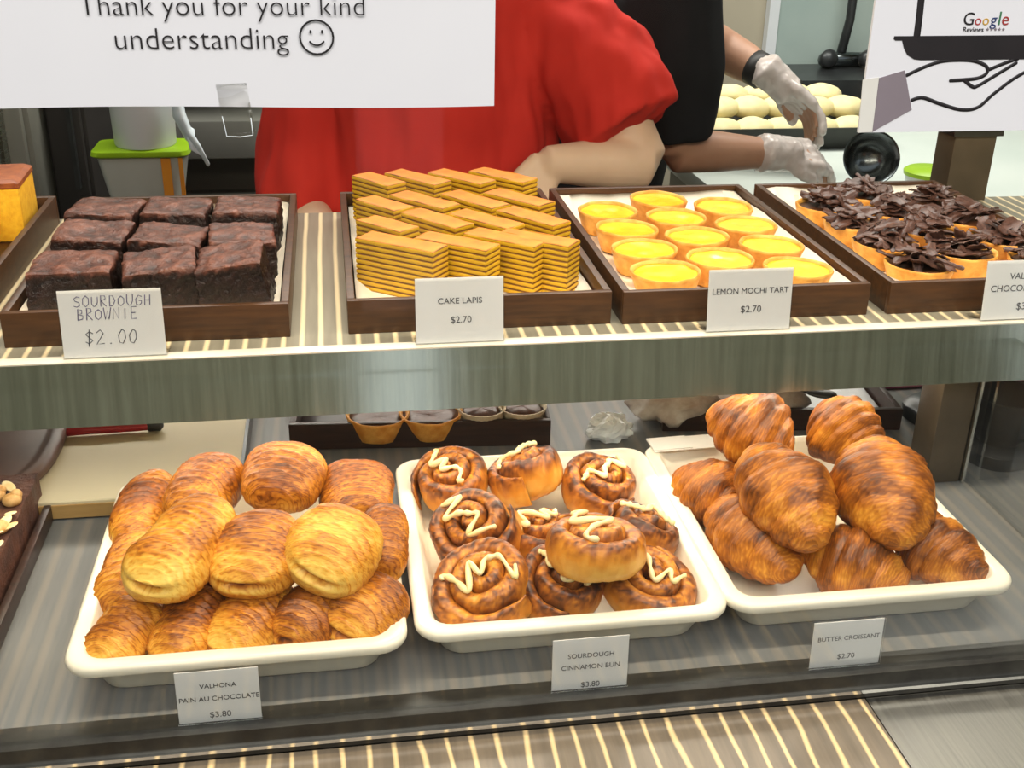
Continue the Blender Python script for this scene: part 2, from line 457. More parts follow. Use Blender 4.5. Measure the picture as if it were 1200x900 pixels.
case = empty('display_case', (0, 0, -.02), 0, 'two-level glass display case with brushed steel shelf edge', 'display case')
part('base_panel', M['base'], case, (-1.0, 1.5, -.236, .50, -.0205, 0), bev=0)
o = part('front_rail', M['rail'], case, (-1.0, 1.5, -.262, -.237, -.0205, .0035), bev=.002)
part('rail_trim', M['chrome'], case, (-1.0, 1.5, -.2645, -.262, -.0135, -.0105))
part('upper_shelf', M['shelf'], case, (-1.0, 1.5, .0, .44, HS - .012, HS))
mb = MB(); zf = HS + .02      # the fascia leans back a little
mb.loft([[Vector((x_, -.0145, zf - .053)), Vector((x_, -.0035, zf + .0012)), Vector((x_, -.0002, zf + .0012)), Vector((x_, -.0110, zf - .053))] for x_ in (-1.0, 1.5)])
mb.build('shelf_fascia', M['fascia'], case, False)
part('shelf_lip', M['lip'], case, (-1.0, 1.5, -.0045, .010, HS + .0012, HS + .0024))
part('support_post', M['post'], case, (.585, .622, .02, .06, 0, HS - .012), bev=.002)
part('support_post', M['post'], case, (.788, .846, .425, .47, HS - .02, .72), bev=.002)
part('post_bracket', M['steel_dark'], case, (.783, .851, .42, .474, HS + .085, HS + .092))
part('post_edge_strip', M['chrome'], case, (.6225, .6255, .016, .024, 0, HS - .012))
part('front_glass', M['glass'], case, (-1.0, 1.5, -.2563, -.2523, .0035, .72))
part('end_glass', M['glass'], case, (.628, .632, -.25, .06, 0, HS - .012))
part('canopy', M['steel_dark'], case, (-1.0, 1.5, -.26, .48, .72, .75))

# ------------------------------------------------------------------ lettering
def text_mesh(s, off=0):
    c = bpy.data.curves.new('t', 'FONT'); c.body = s; c.extrude = .006; c.size = 1; c.resolution_u = 4; c.offset = off
    o = bpy.data.objects.new('t', c); COL.objects.link(o)
    dg = bpy.context.evaluated_depsgraph_get(); dg.update()
    me = bpy.data.meshes.new_from_object(o.evaluated_get(dg))
    bpy.data.objects.remove(o)
    return me
def lettering(s, mat, parent, x0, x1, z, y=0, h=None, name='lettering', off=0):
    """flat text standing in the parent's xz-plane between x0 and x1 on baseline z"""
    me = text_mesh(s, off)
    xs = [v.co.x for v in me.vertices]; a, b = min(xs), max(xs)
    k = (x1 - x0) / (b - a)
    for v in me.vertices:
        x, yy, zz = v.co
        v.co = (x0 + (x - a) * k, y - (zz + .006) * .02, z + yy * k * (h or 1))
    me.materials.clear(); me.materials.append(mat)
    return link(name, me, parent)
def strokes(lines, mat, parent, r, y, name, flat=1.0):
    mb = MB()
    for L in lines: mb.tube([(p[0], y, p[1]) for p in L], r, 6, True)
    for i, p in enumerate(mb.v): mb.v[i] = (p[0], y + (p[1] - y) * .12, p[2])
    return mb.build(name, mat, parent)

# big thank-you notice on the front glass
YN = YG - .0035
n0 = at_y(0, 128, YN)
sg = empty('notice_sheet', (0, YN, n0.z), 0, 'large white paper notice with a smiley face, taped to the front glass', 'notice')
XR = at_y(579, 122, YN).x
mb = MB(); NXX = 30
lp = []
for side in (0, 1):
    for j in range(2): pass
L0, L1 = [], []
for i in range(NXX + 1):
    t = i / NXX; x = XR - .297 + .297 * t
    zb = .0012 * math.sin(t * 5.5) ; yb = -.0010 - .0010 * math.sin(t * 4)
    L0.append((x, zb, yb))
loops = []
for (x, zb, yb) in L0:
    loops.append([Vector((x, yb, zb)), Vector((x, -.0004, .21)), Vector((x, 0, .21)), Vector((x, yb + .0004, zb))])
mb.loft(loops)
mb.build('sheet', M['paper'], sg, smooth=True, angle=40)
def px(u, v, y): p = at_y(u, v, y); return p
YT = -.0026
def sign_text(s, u0, u1, v, par, z0, yy, mat=M['ink'], yl=YT):
    a, b = at_y(u0, v, yy), at_y(u1, v, yy)
    return lettering(s, mat, par, a.x, b.x, a.z - z0, yl, None, 'lettering', -.014)
sign_text('understanding', 137, 339, 57, sg, n0.z, YN)
sign_text('Thank you for your kind', 95, 427, 17, sg, n0.z, YN)
c = at_y(371, 43, YN); rr = .0090
def arc(cx, cz, r, a0, a1, n=24, ry=None): return [(cx + r * math.cos(R_(a0 + (a1 - a0) * i / n)), cz + (ry or r) * math.sin(R_(a0 + (a1 - a0) * i / n))) for i in range(n + 1)]
cz = c.z - n0.z
strokes([arc(c.x, cz, rr, 0, 360), arc(c.x, cz + .0005, rr * .52, 215, 325), [(c.x - .0031, cz + .0022), (c.x - .0031, cz + .0036)], [(c.x + .0031, cz + .0022), (c.x + .0031, cz + .0036)]], M['ink'], sg, .00058, YT, 'smiley_face')
# strip of clear tape
tp0 = at_y(249, 98, YN); tp1 = at_y(292, 160, YN)
t_ = empty('clear_tape', (0, YN - .0028, tp1.z), 0, 'clear tape strip hanging from the lower edge of the thank-you notice', 'tape')
mb = MB(); loops = []
for i in range(9):
    t = i / 8; x = tp0.x + .002 + t * .003; z = (tp0.z - tp1.z) * (1 - t); yy = .0008 * math.sin(t * 9)
    loops.append([Vector((x, yy, z)), Vector((x + .0165, yy + .0004 * math.sin(i), z + .0008)), Vector((x + .0165, yy + .0003, z + .0008)), Vector((x, yy + .0003, z))])
mb.loft(loops); mb.build('strip', M['tape'], t_)
mb = MB()
mb.tube([(tp0.x + .004, -.0004, .012), (tp0.x + .0055, -.0004, .001), (tp0.x + .013, -.0006, .0005), (tp0.x + .020, -.0004, .0015), (tp0.x + .0195, -.0004, .011)], .0003, 5)
mb.build('tape_crease', M['plastic_bag'], t_)

# review sign with serving hand
b0 = at_y(1005, 155, YN)
rs = empty('review_sign', (0, YN, b0.z), 0, 'white review sign with a drawn hand carrying a black tray', 'sign')
def sp(u, v): p = at_y(u, v, YN); return Vector((p.x, 0, p.z - b0.z))
mb = MB()
q = [sp(1005, 155), sp(1330, 150), sp(1330, -120), sp(1041, -120)]
mb.add([p + Vector((0, -.0012, 0)) for p in q] + [p + Vector((0, .001, 0)) for p in q], [(0, 1, 2, 3), (7, 6, 5, 4), (0, 4, 5, 1), (1, 5, 6, 2), (2, 6, 7, 3), (3, 7, 4, 0)])
mb.build('sign_board', M['paper'], rs, smooth=False)
def flat_poly(pts, mat, name, y=-.0016):
    mb = MB(); P = [sp(*p) for p in pts]; n = len(P)
    mb.add([p + Vector((0, y, 0)) for p in P] + [p + Vector((0, -.0010, 0)) for p in P], [tuple(range(n)), tuple(reversed(range(n, 2 * n)))] + [(i, (i + 1) % n, n + (i + 1) % n, n + i) for i in range(n)])
    return mb.build(name, mat, rs, smooth=False)
flat_poly([(1005, 155), (1021, 154), (1029, 90), (1010, 93)], M['napkin'], 'sheet_fold', -.0014)
flat_poly([(1021, 154), (1067, 128), (1059, 82), (1029, 91)], M['cuff'], 'sleeve_cuff')
pts = [(1047, 42), (1300, 40), (1300, 68), (1078, 70), (1070, 69), (1062, 64), (1058, 56), (1056, 47), (1048, 47), (1046, 45)]
flat_poly(pts, M['ink'], 'drawn_tray')
def crv(ps, r, mat, name):
    P = [(sp(*p).x, sp(*p).z) for p in ps]
    out = []
    for i in range(len(P) - 1):     # Catmull-Rom through the points
        a, b, c_, d = P[max(i - 1, 0)], P[i], P[i + 1], P[min(i + 2, len(P) - 1)]
        for k in range(6):
            t = k / 6
            out.append(tuple(.5 * (2 * b[j] + (c_[j] - a[j]) * t + (2 * a[j] - 5 * b[j] + 4 * c_[j] - d[j]) * t * t + (3 * b[j] - a[j] - 3 * c_[j] + d[j]) * t ** 3) for j in (0, 1)))
    out.append(P[-1])
    return strokes([out], mat, rs, r, -.0014, name)
crv([(1079, -8), (1076, 20), (1073, 43)], .0022, M['ink'], 'drawn_stem')
crv([(1061, 88), (1080, 79), (1100, 72), (1120, 70), (1140, 71), (1154, 77), (1155, 85), (1145, 91), (1128, 93), (1112, 94)], .00125, M['ink'], 'drawn_hand')
crv([(1158, 81), (1175, 74), (1192, 68)], .00125, M['ink'], 'drawn_hand')
crv([(1128, 93), (1138, 101), (1145, 100), (1165, 88), (1190, 73)], .00125, M['ink'], 'drawn_hand')
crv([(1067, 117), (1080, 114), (1100, 121), (1125, 128), (1145, 125), (1165, 108), (1200, 84), (1260, 60)], .00125, M['ink'], 'drawn_hand')
for ch, u0, u1, mt in (('G', 1127, 1139, 'ink'), ('o', 1140.5, 1148, 'red_print'), ('o', 1149.5, 1157, 'yellow_print'), ('g', 1158.5, 1166, 'blue_print'), ('l', 1168, 1170, 'green_print'), ('e', 1172, 1180, 'red_print')):
    a, b = sp(u0, 29), sp(u1, 28); lettering(ch, M[mt], rs, a.x, b.x, a.z, -.0013)
a, b = sp(1127, 37), sp(1151, 36); lettering('Reviews', M['ink'], rs, a.x, b.x, a.z, -.0013)
mb = MB()
for i in range(5):
    c = sp(1156 + i * 4.6, 34)
    ring = [Vector((c.x + .0010 * (1 if k % 2 == 0 else .45) * math.sin(k * math.pi / 5), 0, c.z + .0010 * (1 if k % 2 == 0 else .45) * math.cos(k * math.pi / 5))) for k in range(10)]
    mb.loft([[p + Vector((0, -.0010, 0)) for p in ring], [p + Vector((0, -.0016, 0)) for p in ring]])
mb.build('rating_stars', M['cuff'], rs, smooth=False)

# ------------------------------------------------------------------ price tags
def price_tag(bl, br, tl, y, lines, label, upper=True, hand=False):
    a, b, t = at_y(*bl, y), at_y(*br, y), at_y(*tl, y)
    wd = (b - a).length; hg = t.z - a.z
    zb = HS + .0026 if upper else .0036
    root = empty('price_tag', (a.x, y, zb), 0, label, 'price tag', 'price tags on the upper shelf edge' if upper else 'price tags along the front rail')
    root.rotation_euler = (R_(-7 if upper else -3), 0, 0)
    hg = max(hg, t.z - zb)
    mb = MB(); mb.box(.0008, wd - .0008, -.0004, .0002, .0008, hg - .0008); mb.build('card', M['card'], root, smooth=False)
    mb = MB(); mb.box(0, wd, -.0016, -.0008, 0, hg)
    mb.box(0, wd, .0006, .0014, 0, hg)
    if upper: mb.box(0, wd, .0014, .026, 0, .001)
    mb.build('acrylic_holder', M['acrylic'], root, smooth=False)
    if hand: return root, wd, hg
    for s, f0, f1, fz, mt in lines:
        lettering(s, M[mt], root, wd * f0, wd * f1, hg * fz, -.00042)
    return root
YS = .0035
root, wd, hg = price_tag((75, 423), (197, 418), (75, 345), YS, [], 'handwritten brownie price card standing before the leftmost full tray', hand=True)
GL = {'S': [[(.9, .9), (.5, 1), (.1, .8), (.3, .55), (.8, .45), (.9, .15), (.5, 0), (.1, .1)]], 'O': [[(.5, 1), (.1, .75), (.1, .25), (.5, 0), (.9, .25), (.9, .75), (.5, 1)]],
      'U': [[(.1, 1), (.1, .3), (.4, 0), (.7, .1), (.9, .4), (.9, 1)]], 'R': [[(.15, 0), (.15, 1), (.7, .95), (.8, .7), (.2, .5), (.9, 0)]], 'D': [[(.15, 0), (.15, 1), (.6, .95), (.9, .5), (.6, .05), (.15, 0)]],
      'W': [[(0, 1), (.25, 0), (.5, .7), (.75, 0), (1, 1)]], 'G': [[(.9, .85), (.5, 1), (.1, .6), (.2, .1), (.6, 0), (.9, .2), (.9, .45), (.55, .45)]], 'H': [[(.15, 1), (.15, 0)], [(.85, 1), (.85, 0)], [(.15, .5), (.85, .5)]],
      'B': [[(.15, 0), (.15, 1), (.7, .9), (.7, .6), (.2, .52), (.85, .4), (.8, .1), (.15, 0)]], 'N': [[(.1, 0), (.15, 1), (.85, 0), (.9, 1)]], 'I': [[(.5, 1), (.5, 0)]], 'E': [[(.85, 1), (.15, 1), (.15, 0), (.85, 0)], [(.15, .5), (.7, .5)]],
      '$': [[(.9, .8), (.5, .95), (.1, .75), (.5, .5), (.9, .3), (.5, .05), (.1, .2)], [(.5, 1.1), (.45, -.15)]], '2': [[(.1, .8), (.5, 1), (.85, .75), (.1, 0), (.95, .05)]], '.': [[(.4, .02), (.5, .06)]], '0': [[(.5, 1), (.1, .6), (.2, .1), (.6, 0), (.9, .4), (.8, .85), (.5, 1)]]}
def handwrite(s, x0, x1, z, h, mat, rad, slant=.15):
    n = len(s); cw = (x1 - x0) / n; L = []
    for i, ch in enumerate(s):
        for st in GL[ch]:
            L.append([(x0 + i * cw + cw * .82 * p[0] + slant * p[1] * h * .5, z + p[1] * h * (1 + .08 * math.sin(i * 2.3))) for p in st])
    return strokes(L, mat, root, rad, -.0006, 'handwriting')
handwrite('SOURDOUGH', wd * .15, wd * .90, hg * .75, hg * .15, M['pen'], .00038)
handwrite('BROWNIE', wd * .17, wd * .76, hg * .56, hg * .16, M['pen'], .00042)
handwrite('$2.00', wd * .22, wd * .74, hg * .2, hg * .20, M['pen_dark'], .00042)
price_tag((487, 408), (591, 403), (485, 333), YS, [('CAKE LAPIS', .26, .75, .60, 'ink_grey'), ('$2.70', .40, .63, .31, 'ink_grey')], 'printed cake lapis price card in front of the yellow layer cakes')
price_tag((826, 394), (925, 388), (824, 323), YS, [('LEMON MOCHI TART', .06, .95, .60, 'ink_grey'), ('$2.70', .40, .64, .30, 'ink_grey')], 'printed lemon mochi tart price card in front of the lemon tarts')
price_tag((1147, 381), (1248, 376), (1145, 313), YS, [('VALHONA', .28, .74, .68, 'ink_grey'), ('CHOCOLATE TART', .08, .94, .48, 'ink_grey'), ('$3.20', .40, .64, .17, 'ink_grey')], 'printed chocolate tart price card cut off by the picture edge')
YL = -.2505
price_tag((210, 855), (309, 848), (208, 796), YL, [('VALHONA', .29, .72, .66, 'ink'), ('PAIN AU CHOCOLATE', .04, .98, .42, 'ink'), ('$3.80', .38, .63, .10, 'ink_grey')], 'pain au chocolat price card on the rail, with two bold lines', False)
price_tag((645, 813), (735, 806), (643, 755), YL, [('SOURDOUGH', .21, .80, .62, 'ink_grey'), ('CINNAMON BUN', .13, .88, .40, 'ink_grey'), ('$3.80', .39, .63, .05, 'ink_grey')], 'cinnamon bun price card on the rail under the middle white tray', False)
price_tag((946, 788), (1029, 780), (941, 737), YL, [('BUTTER CROISSANT', .09, .95, .58, 'ink_grey'), ('$2.70', .39, .63, .18, 'ink_grey')], 'butter croissant price card on the rail under the croissant tray', False)

# ------------------------------------------------------------------ trays
def brown_tray(x, y, z, label, W=.242, D=.376, H=.032, rz=0, mat=None, group='dark wooden serving trays'):
    root = empty('wooden_tray', (x, y, z), rz, label, 'tray', group)
    mat = mat or M['wood']
    t = .007
    mb = MB(); mb.box(t, W - t, t, D - t, .001, .006); bevel(mb.build('tray_bottom', mat, root, False), .0006, 1)
    for nm, bx in (('side_wall', (0, W, 0, t, 0, H)), ('side_wall', (0, W, D - t, D, 0, H)), ('side_wall', (0, t, t, D - t, 0, H)), ('side_wall', (W - t, W, t, D - t, 0, H))):
        mb = MB(); mb.box(*bx); bevel(mb.build(nm, mat, root, False), .0012, 2)
    return root
TR = [(-.287, .039), (.006, .040), (.258, .037), (.520, .036)]
brown_tray(*TR[0], HS, 'dark wooden tray carrying the nine chocolate brownies')
brown_tray(*TR[1], HS, 'dark wooden tray carrying the yellow layer cake slices')
brown_tray(*TR[2], HS, 'dark wooden tray carrying the lemon tarts')
brown_tray(*TR[3], HS, 'dark wooden tray carrying the chocolate shaving tarts')
brown_tray(-.560, .050, HS, 'dark wooden tray with yellow cake cut off at the left picture edge')

def liner(x, y, W, D, z, label, lift, seed):
    mb = MB(); n = 14; V = {}; top = []; 
    for i in range(n + 1):
        for j in range(n + 1):
            u, v = i / n, j / n
            e = max(0, abs(u - .5) * 2 - .86) / .14; e2 = max(0, abs(v - .5) * 2 - .9) / .1
            zz = .0012 + lift * max(e, e2) ** 1.3 * (1 + .25 * noise.noise(Vector((u * 5, v * 5, seed))))
            top.append((u * W, v * D, zz))
    nn = (n + 1)
    f = [(i * nn + j, (i + 1) * nn + j, (i + 1) * nn + j + 1, i * nn + j + 1) for i in range(n) for j in range(n)]
    b = len(top)
    bot = [(p[0], p[1], p[2] - .0006) for p in top]
    f2 = [tuple(k + b for k in reversed(q)) for q in f]
    edge = [i * nn for i in range(n + 1)] + [n * nn + j for j in range(1, n + 1)] + [i * nn + n for i in range(n - 1, -1, -1)] + [j for j in range(n - 1, 0, -1)]
    f3 = [(edge[k], edge[(k + 1) % len(edge)], edge[(k + 1) % len(edge)] + b, edge[k] + b) for k in range(len(edge))]
    mb.add(top + bot, f + f2 + f3)
    o = mb.build('paper_liner', M['liner'])
    o.location = (x, y, z)
    return tag(o, label, 'paper liner', 'paper liners in the wooden trays')
for (x, y), lb, lf, sd in ((TR[0], 'pale paper liner under the chocolate brownies', .016, 1), (TR[1], 'pale paper liner under the layer cake slices', .010, 2), (TR[2], 'pale paper liner under the lemon tarts', .018, 3), (TR[3], 'pale paper liner under the chocolate tarts', .020, 4)):
    liner(x + .009, y + .009, .242 - .018, .376 - .018, HS + .0065, lb, lf, sd)

def white_tray(cx, cy, label, W=.25, D=.282, H=.038):
    mb = MB(); a, b = W / 2, D / 2
    L = [rrect(a - .024, b - .024, .016, .0), rrect(a - .021, b - .021, .018, .003), rrect(a - .0115, b - .0115, .02, H - .010), rrect(a - .0105, b - .0105, .02, H - .0085),
         rrect(a - .001, b - .001, .022, H - .0085), rrect(a, b, .022, H - .006), rrect(a, b, .022, H - .0025), rrect(a - .0015, b - .0015, .022, H - .0004), rrect(a - .0035, b - .0035, .021, H),
         rrect(a - .0115, b - .0115, .017, H), rrect(a - .0135, b - .0135, .016, H - .0015), rrect(a - .0225, b - .0225, .015, .007), rrect(a - .026, b - .026, .013, .0045)]
    mb.loft(L)
    o = mb.build('white_tray', M['white_tray'], smooth=True, angle=50)
    o.location = (cx, cy, .0003)
    return tag(o, label, 'tray', 'white bakery trays')
WT = [(-.211 + .125, -.224 + .141), (.045 + .125, -.216 + .141), (.294 + .125, -.212 + .141)]
white_tray(*WT[0], 'cream white tray filled with pain au chocolat')
white_tray(*WT[1], 'cream white tray filled with iced cinnamon buns')
white_tray(*WT[2], 'cream white tray filled with croissants')

# ------------------------------------------------------------------ laminated pastries
def frac(x): return x - math.floor(x)
def sgnpow(v, e): return math.copysign(abs(v) ** e, v)

def basis(p0, p1, tilt=0.0):
    x = (p1 - p0).normalized()
    y = Vector((0, 0, 1)).cross(x).normalized()
    z = x.cross(y)
    if tilt:
        q = Matrix.Rotation(tilt, 3, x); y = q @ y; z = q @ z
    c = (p0 + p1) / 2
    return Matrix(((x.x, y.x, z.x, c.x), (x.y, y.y, z.y, c.y), (x.z, y.z, z.z, c.z), (0, 0, 0, 1)))

def pastry_grid(nt, na, fn):
    vs, bk = [], []
    for i in range(nt):
        for j in range(na):
            p, b = fn(i / (nt - 1), 2 * math.pi * j / na)
            vs.append(p); bk.append(b)
    fs = [(i * na + j, i * na + (j + 1) % na, (i + 1) * na + (j + 1) % na, (i + 1) * na + j) for i in range(nt - 1) for j in range(na)]
    fs += [tuple(reversed(range(na))), tuple(range((nt - 1) * na, nt * na))]
    mb = MB(); mb.add(vs, fs, bake=bk); return mb

def pain(p0, p1, w, h, seed, label, tilt=0.0, dark=0.0, slit=1.0):
    L = (p1 - p0).length
    rnd = random.Random(seed); k1 = rnd.uniform(9, 15); lam = rnd.uniform(.0068, .0084); bend = rnd.uniform(-.003, .003)
    zs = rnd.uniform(.12, .2) * h; th = rnd.uniform(-.15, .15)
    def fn(t, a):
        s = -math.cos(math.pi * t)
        x = s * L / 2
        pr = max(1e-4, 1 - abs(s) ** 3.4) ** (1 / 2.5)
        pr *= 1 + .05 * math.sin(s * 3 + seed)
        cy, cz = sgnpow(math.cos(a), .86), sgnpow(math.sin(a), .82)
        y = w / 2 * pr * cy; z = h / 2 * pr * cz
        if z < 0: z *= .82
        p = Vector((x, y, z))
        n1 = nz(p, 38, seed * 3.1); n2 = nz(p, 110, seed)
        # folds: nested arcs that wrap round the front end
        ph = (L / 2 - x + k1 * y * y * 1.0 + .006 * n1) / lam + .35 * n2
        sw = frac(ph)
        up = max(0, cz) 
        amp = .0024 * (.35 + .65 * up) * pr
        n = Vector((0.25 * s, cy, cz * 1.2)).normalized()
        d = amp * (sw ** 1.6 - .45) + .0022 * n1 + .0005 * n2
        # fine flaky lines between the folds
        fl = frac(ph * 4.3 + n1 * 1.2); d += .00035 * (fl - .5) * pr
        p += n * d
        bk = .38 + .20 * up - .26 * (s > .3) * (s - .3) * 1.3 + .32 * n1 + .26 * (sw - .55) * up + dark + .20 * (fl < .25) + .14 * nz(p, 300, seed)
        if sw < .14: bk += .22
        # roll opening on the front end
        if slit and s > .45:
            yy = (y * math.cos(th) + (z - zs) * math.sin(th)); zz = ((z - zs) * math.cos(th) - y * math.sin(th))
            e = math.exp(-(zz / .0026) ** 2) * (1 / (1 + (abs(yy) / (w * .19)) ** 4))
            e *= min(1, (s - .45) / .2)
            p.x -= .0065 * e * slit; p.z -= .001 * e * slit
            lip = math.exp(-((abs(zz) - .0055) / .003) ** 2) * (1 / (1 + (abs(yy) / (w * .34)) ** 6)) * min(1, (s - .45) / .2)
            p.x += .0012 * lip
            bk += .30 * e - .16 * lip
        p.y += bend * math.cos(s * 1.4)
        if cz < -.3: bk += .12
        return p, min(1, max(0, bk))
    o = pastry_grid(130, 72, fn).build('pain_au_chocolat', M['pain'])
    o.matrix_world = basis(p0, p1, tilt)
    return tag(o, label, 'pastry', 'pains au chocolat in the white tray')

def P3(u, v, z): return at_z(u, v, z)
# (back px, z) (front px, z), width, thickness
pains = [
    ((183, 566, .040), (155, 640, .036), .050, .046, 'brown pain au chocolat at the back left corner of its tray', .3, .10, 0),
    ((262, 550, .070), (222, 606, .064), .058, .050, 'pain au chocolat in the back row, second from left', .1, .12, 0),
    ((343, 538, .080), (322, 586, .072), .070, .048, 'pain au chocolat standing tallest at the middle of the back row', -.1, .12, 0),
    ((418, 558, .060), (420, 606, .052), .066, .046, 'dark topped pain au chocolat at the back right corner of its tray', -.1, .14, 0),
    ((168, 636, .034), (138, 712, .028), .050, .044, 'pain au chocolat against the left tray wall, half covered by its neighbour', .3, .02, 0),
    ((248, 600, .082), (178, 690, .070), .066, .050, 'long golden pain au chocolat on top, with a slit open end at left', .1, -.12, 1),
    ((314, 615, .078), (286, 686, .064), .070, .046, 'striped golden pain au chocolat on top in the middle of the pile', 0, 0, .8),
    ((412, 616, .082), (372, 680, .068), .070, .050, 'pale smooth pain au chocolat on top at the right, slit end forward', -.25, -.22, 1),
    ((452, 610, .050), (452, 668, .046), .040, .044, 'brown pain au chocolat squeezed behind the pale one, by the right tray wall', -.3, .12, 0),
    ((168, 718, .034), (122, 776, .024), .050, .042, 'small golden pain au chocolat in the front left corner of its tray', .2, 0, .3),
    ((236, 690, .038), (202, 772, .024), .050, .044, 'dark brown pain au chocolat in the front row, second from left', .15, .12, .3),
    ((318, 692, .038), (266, 764, .024), .056, .044, 'golden pain au chocolat in the front row, third from left', .15, -.06, .7),
    ((380, 698, .038), (342, 750, .028), .050, .042, 'reddish brown pain au chocolat in the front row, fourth from left', .1, .14, .2),
    ((452, 692, .040), (404, 746, .028), .058, .048, 'broad brown pain au chocolat in the front right corner of its tray', -.1, .06, .5),
]
for i, (a, b, wd_, hh, lb, tl, dk, sl) in enumerate(pains):
    p0, p1 = P3(*a), P3(*b)
    d = (p1 - p0).normalized() * .008
    pain(p0 - d, p1 + d, wd_, hh, i + 1, lb, tl, dk, sl)

def croissant(p0, p1, R, seed, label, bend=.35, taper=1.0, tilt=0.0):
    """p0 -> p1: tip to tip; the crescent bows sideways by bend"""
    L = (p1 - p0).length
    edges = [-.80, -.52, -.20, .20, .52, .80]
    def fn(t, a):
        s = -math.cos(math.pi * t)
        r = R * (.24 + .76 * max(0, 1 - abs(s) ** 1.65) ** .92) * 1.04 
        cap = max(0, 1 - abs(s) ** 14) ** .5
        # stepped wraps
        tw = s + .05 * math.sin(a + seed)
        st = 0; dm = 1
        for e in edges:
            if (tw > e > 0) or (tw < e < 0): st += 1
            dm = min(dm, abs(tw - e))
        edge = math.exp(-(dm / .02) ** 2) * (.6 + .8 * noise.noise(Vector((a * 1.2, seed, st))))
        cy, cz = math.cos(a), math.sin(a)
        ang = s * bend
        ax = Vector((math.sin(ang) / max(bend, .01) * L / 2, (math.cos(ang) - 1) / max(bend, .01) * L / 2 + bend * L * .12, 0))
        dirn = Vector((-math.sin(ang) * 1.0, math.cos(ang), 0))
        q = ax + (dirn * cy + Vector((0, 0, 1)) * cz * (.92 if cz > 0 else .72)) * r
        n1 = nz(q, 45, seed * 2.3); n2 = nz(q, 130, seed)
        ph = abs(tw) * 23 + 1.3 * n1 + .9 * n2
        fl = frac(ph)
        rr_ = r * cap * (1.0 - .032 * edge) + cap * (.0012 * (fl ** 1.5 - .4) + .0030 * n1 + .0010 * n2 + .0005 * nz(q, 260, seed))
        # each wrap swells between its steps
        rr_ += cap * .0011 * math.cos(min(dm, .15) / .15 * math.pi) * -1
        p = ax + (dirn * cy + Vector((0, 0, 1)) * cz * (.92 if cz > 0 else .72)) * rr_
        bk = .54 + .14 * max(0, cz) - .10 * (fl > .78) + .40 * n1 + .16 * (.42 - fl) + .16 * edge - .14 * abs(s) ** 2 + .05 * (st % 2) + .15 * n2
        if cz < -.3: bk += .1
        return p, min(1, max(0, bk))
    o = pastry_grid(140, 64, fn).build('croissant', M['croissant'])
    o.matrix_world = basis(p0, p1, tilt)
    return tag(o, label, 'croissant', 'croissants in the white tray')
crs = [
    ((838, 476, .095), (930, 540, .068), .041, 'topmost croissant at the back left of the pile, its wide end up', .30, .1),
    ((956, 476, .090), (1020, 540, .062), .040, 'croissant at the back of the pile, behind the right top one', -.2, .1),
    ((800, 556, .040), (868, 606, .036), .034, 'croissant at the back left, against the left tray wall', .25, 0),
    ((882, 528, .092), (962, 642, .066), .040, 'croissant on top in the middle, tapered tip pointing to the front', .12, 0),
    ((1018, 520, .092), (1052, 640, .066), .043, 'croissant on top at the right, broad with a blunt front tip', -.08, 0),
    ((842, 592, .038), (930, 676, .034), .038, 'pale croissant at the front left on the tray floor', .1, 0),
    ((936, 640, .034), (1062, 688, .028), .037, 'croissant lying crosswise at the front middle on the tray floor', -.25, 0),
    ((1050, 612, .040), (1148, 682, .028), .034, 'pale croissant alone in the front right corner of its tray', -.3, 0),
]
for i, (a, b, R, lb, bd, tl) in enumerate(crs):
    p0, p1 = P3(*a), P3(*b)
    if bd < 0: p0, p1 = p1, p0; bd = -bd
    croissant(p0, p1, R, i + 1, lb, bd, 1, tl)

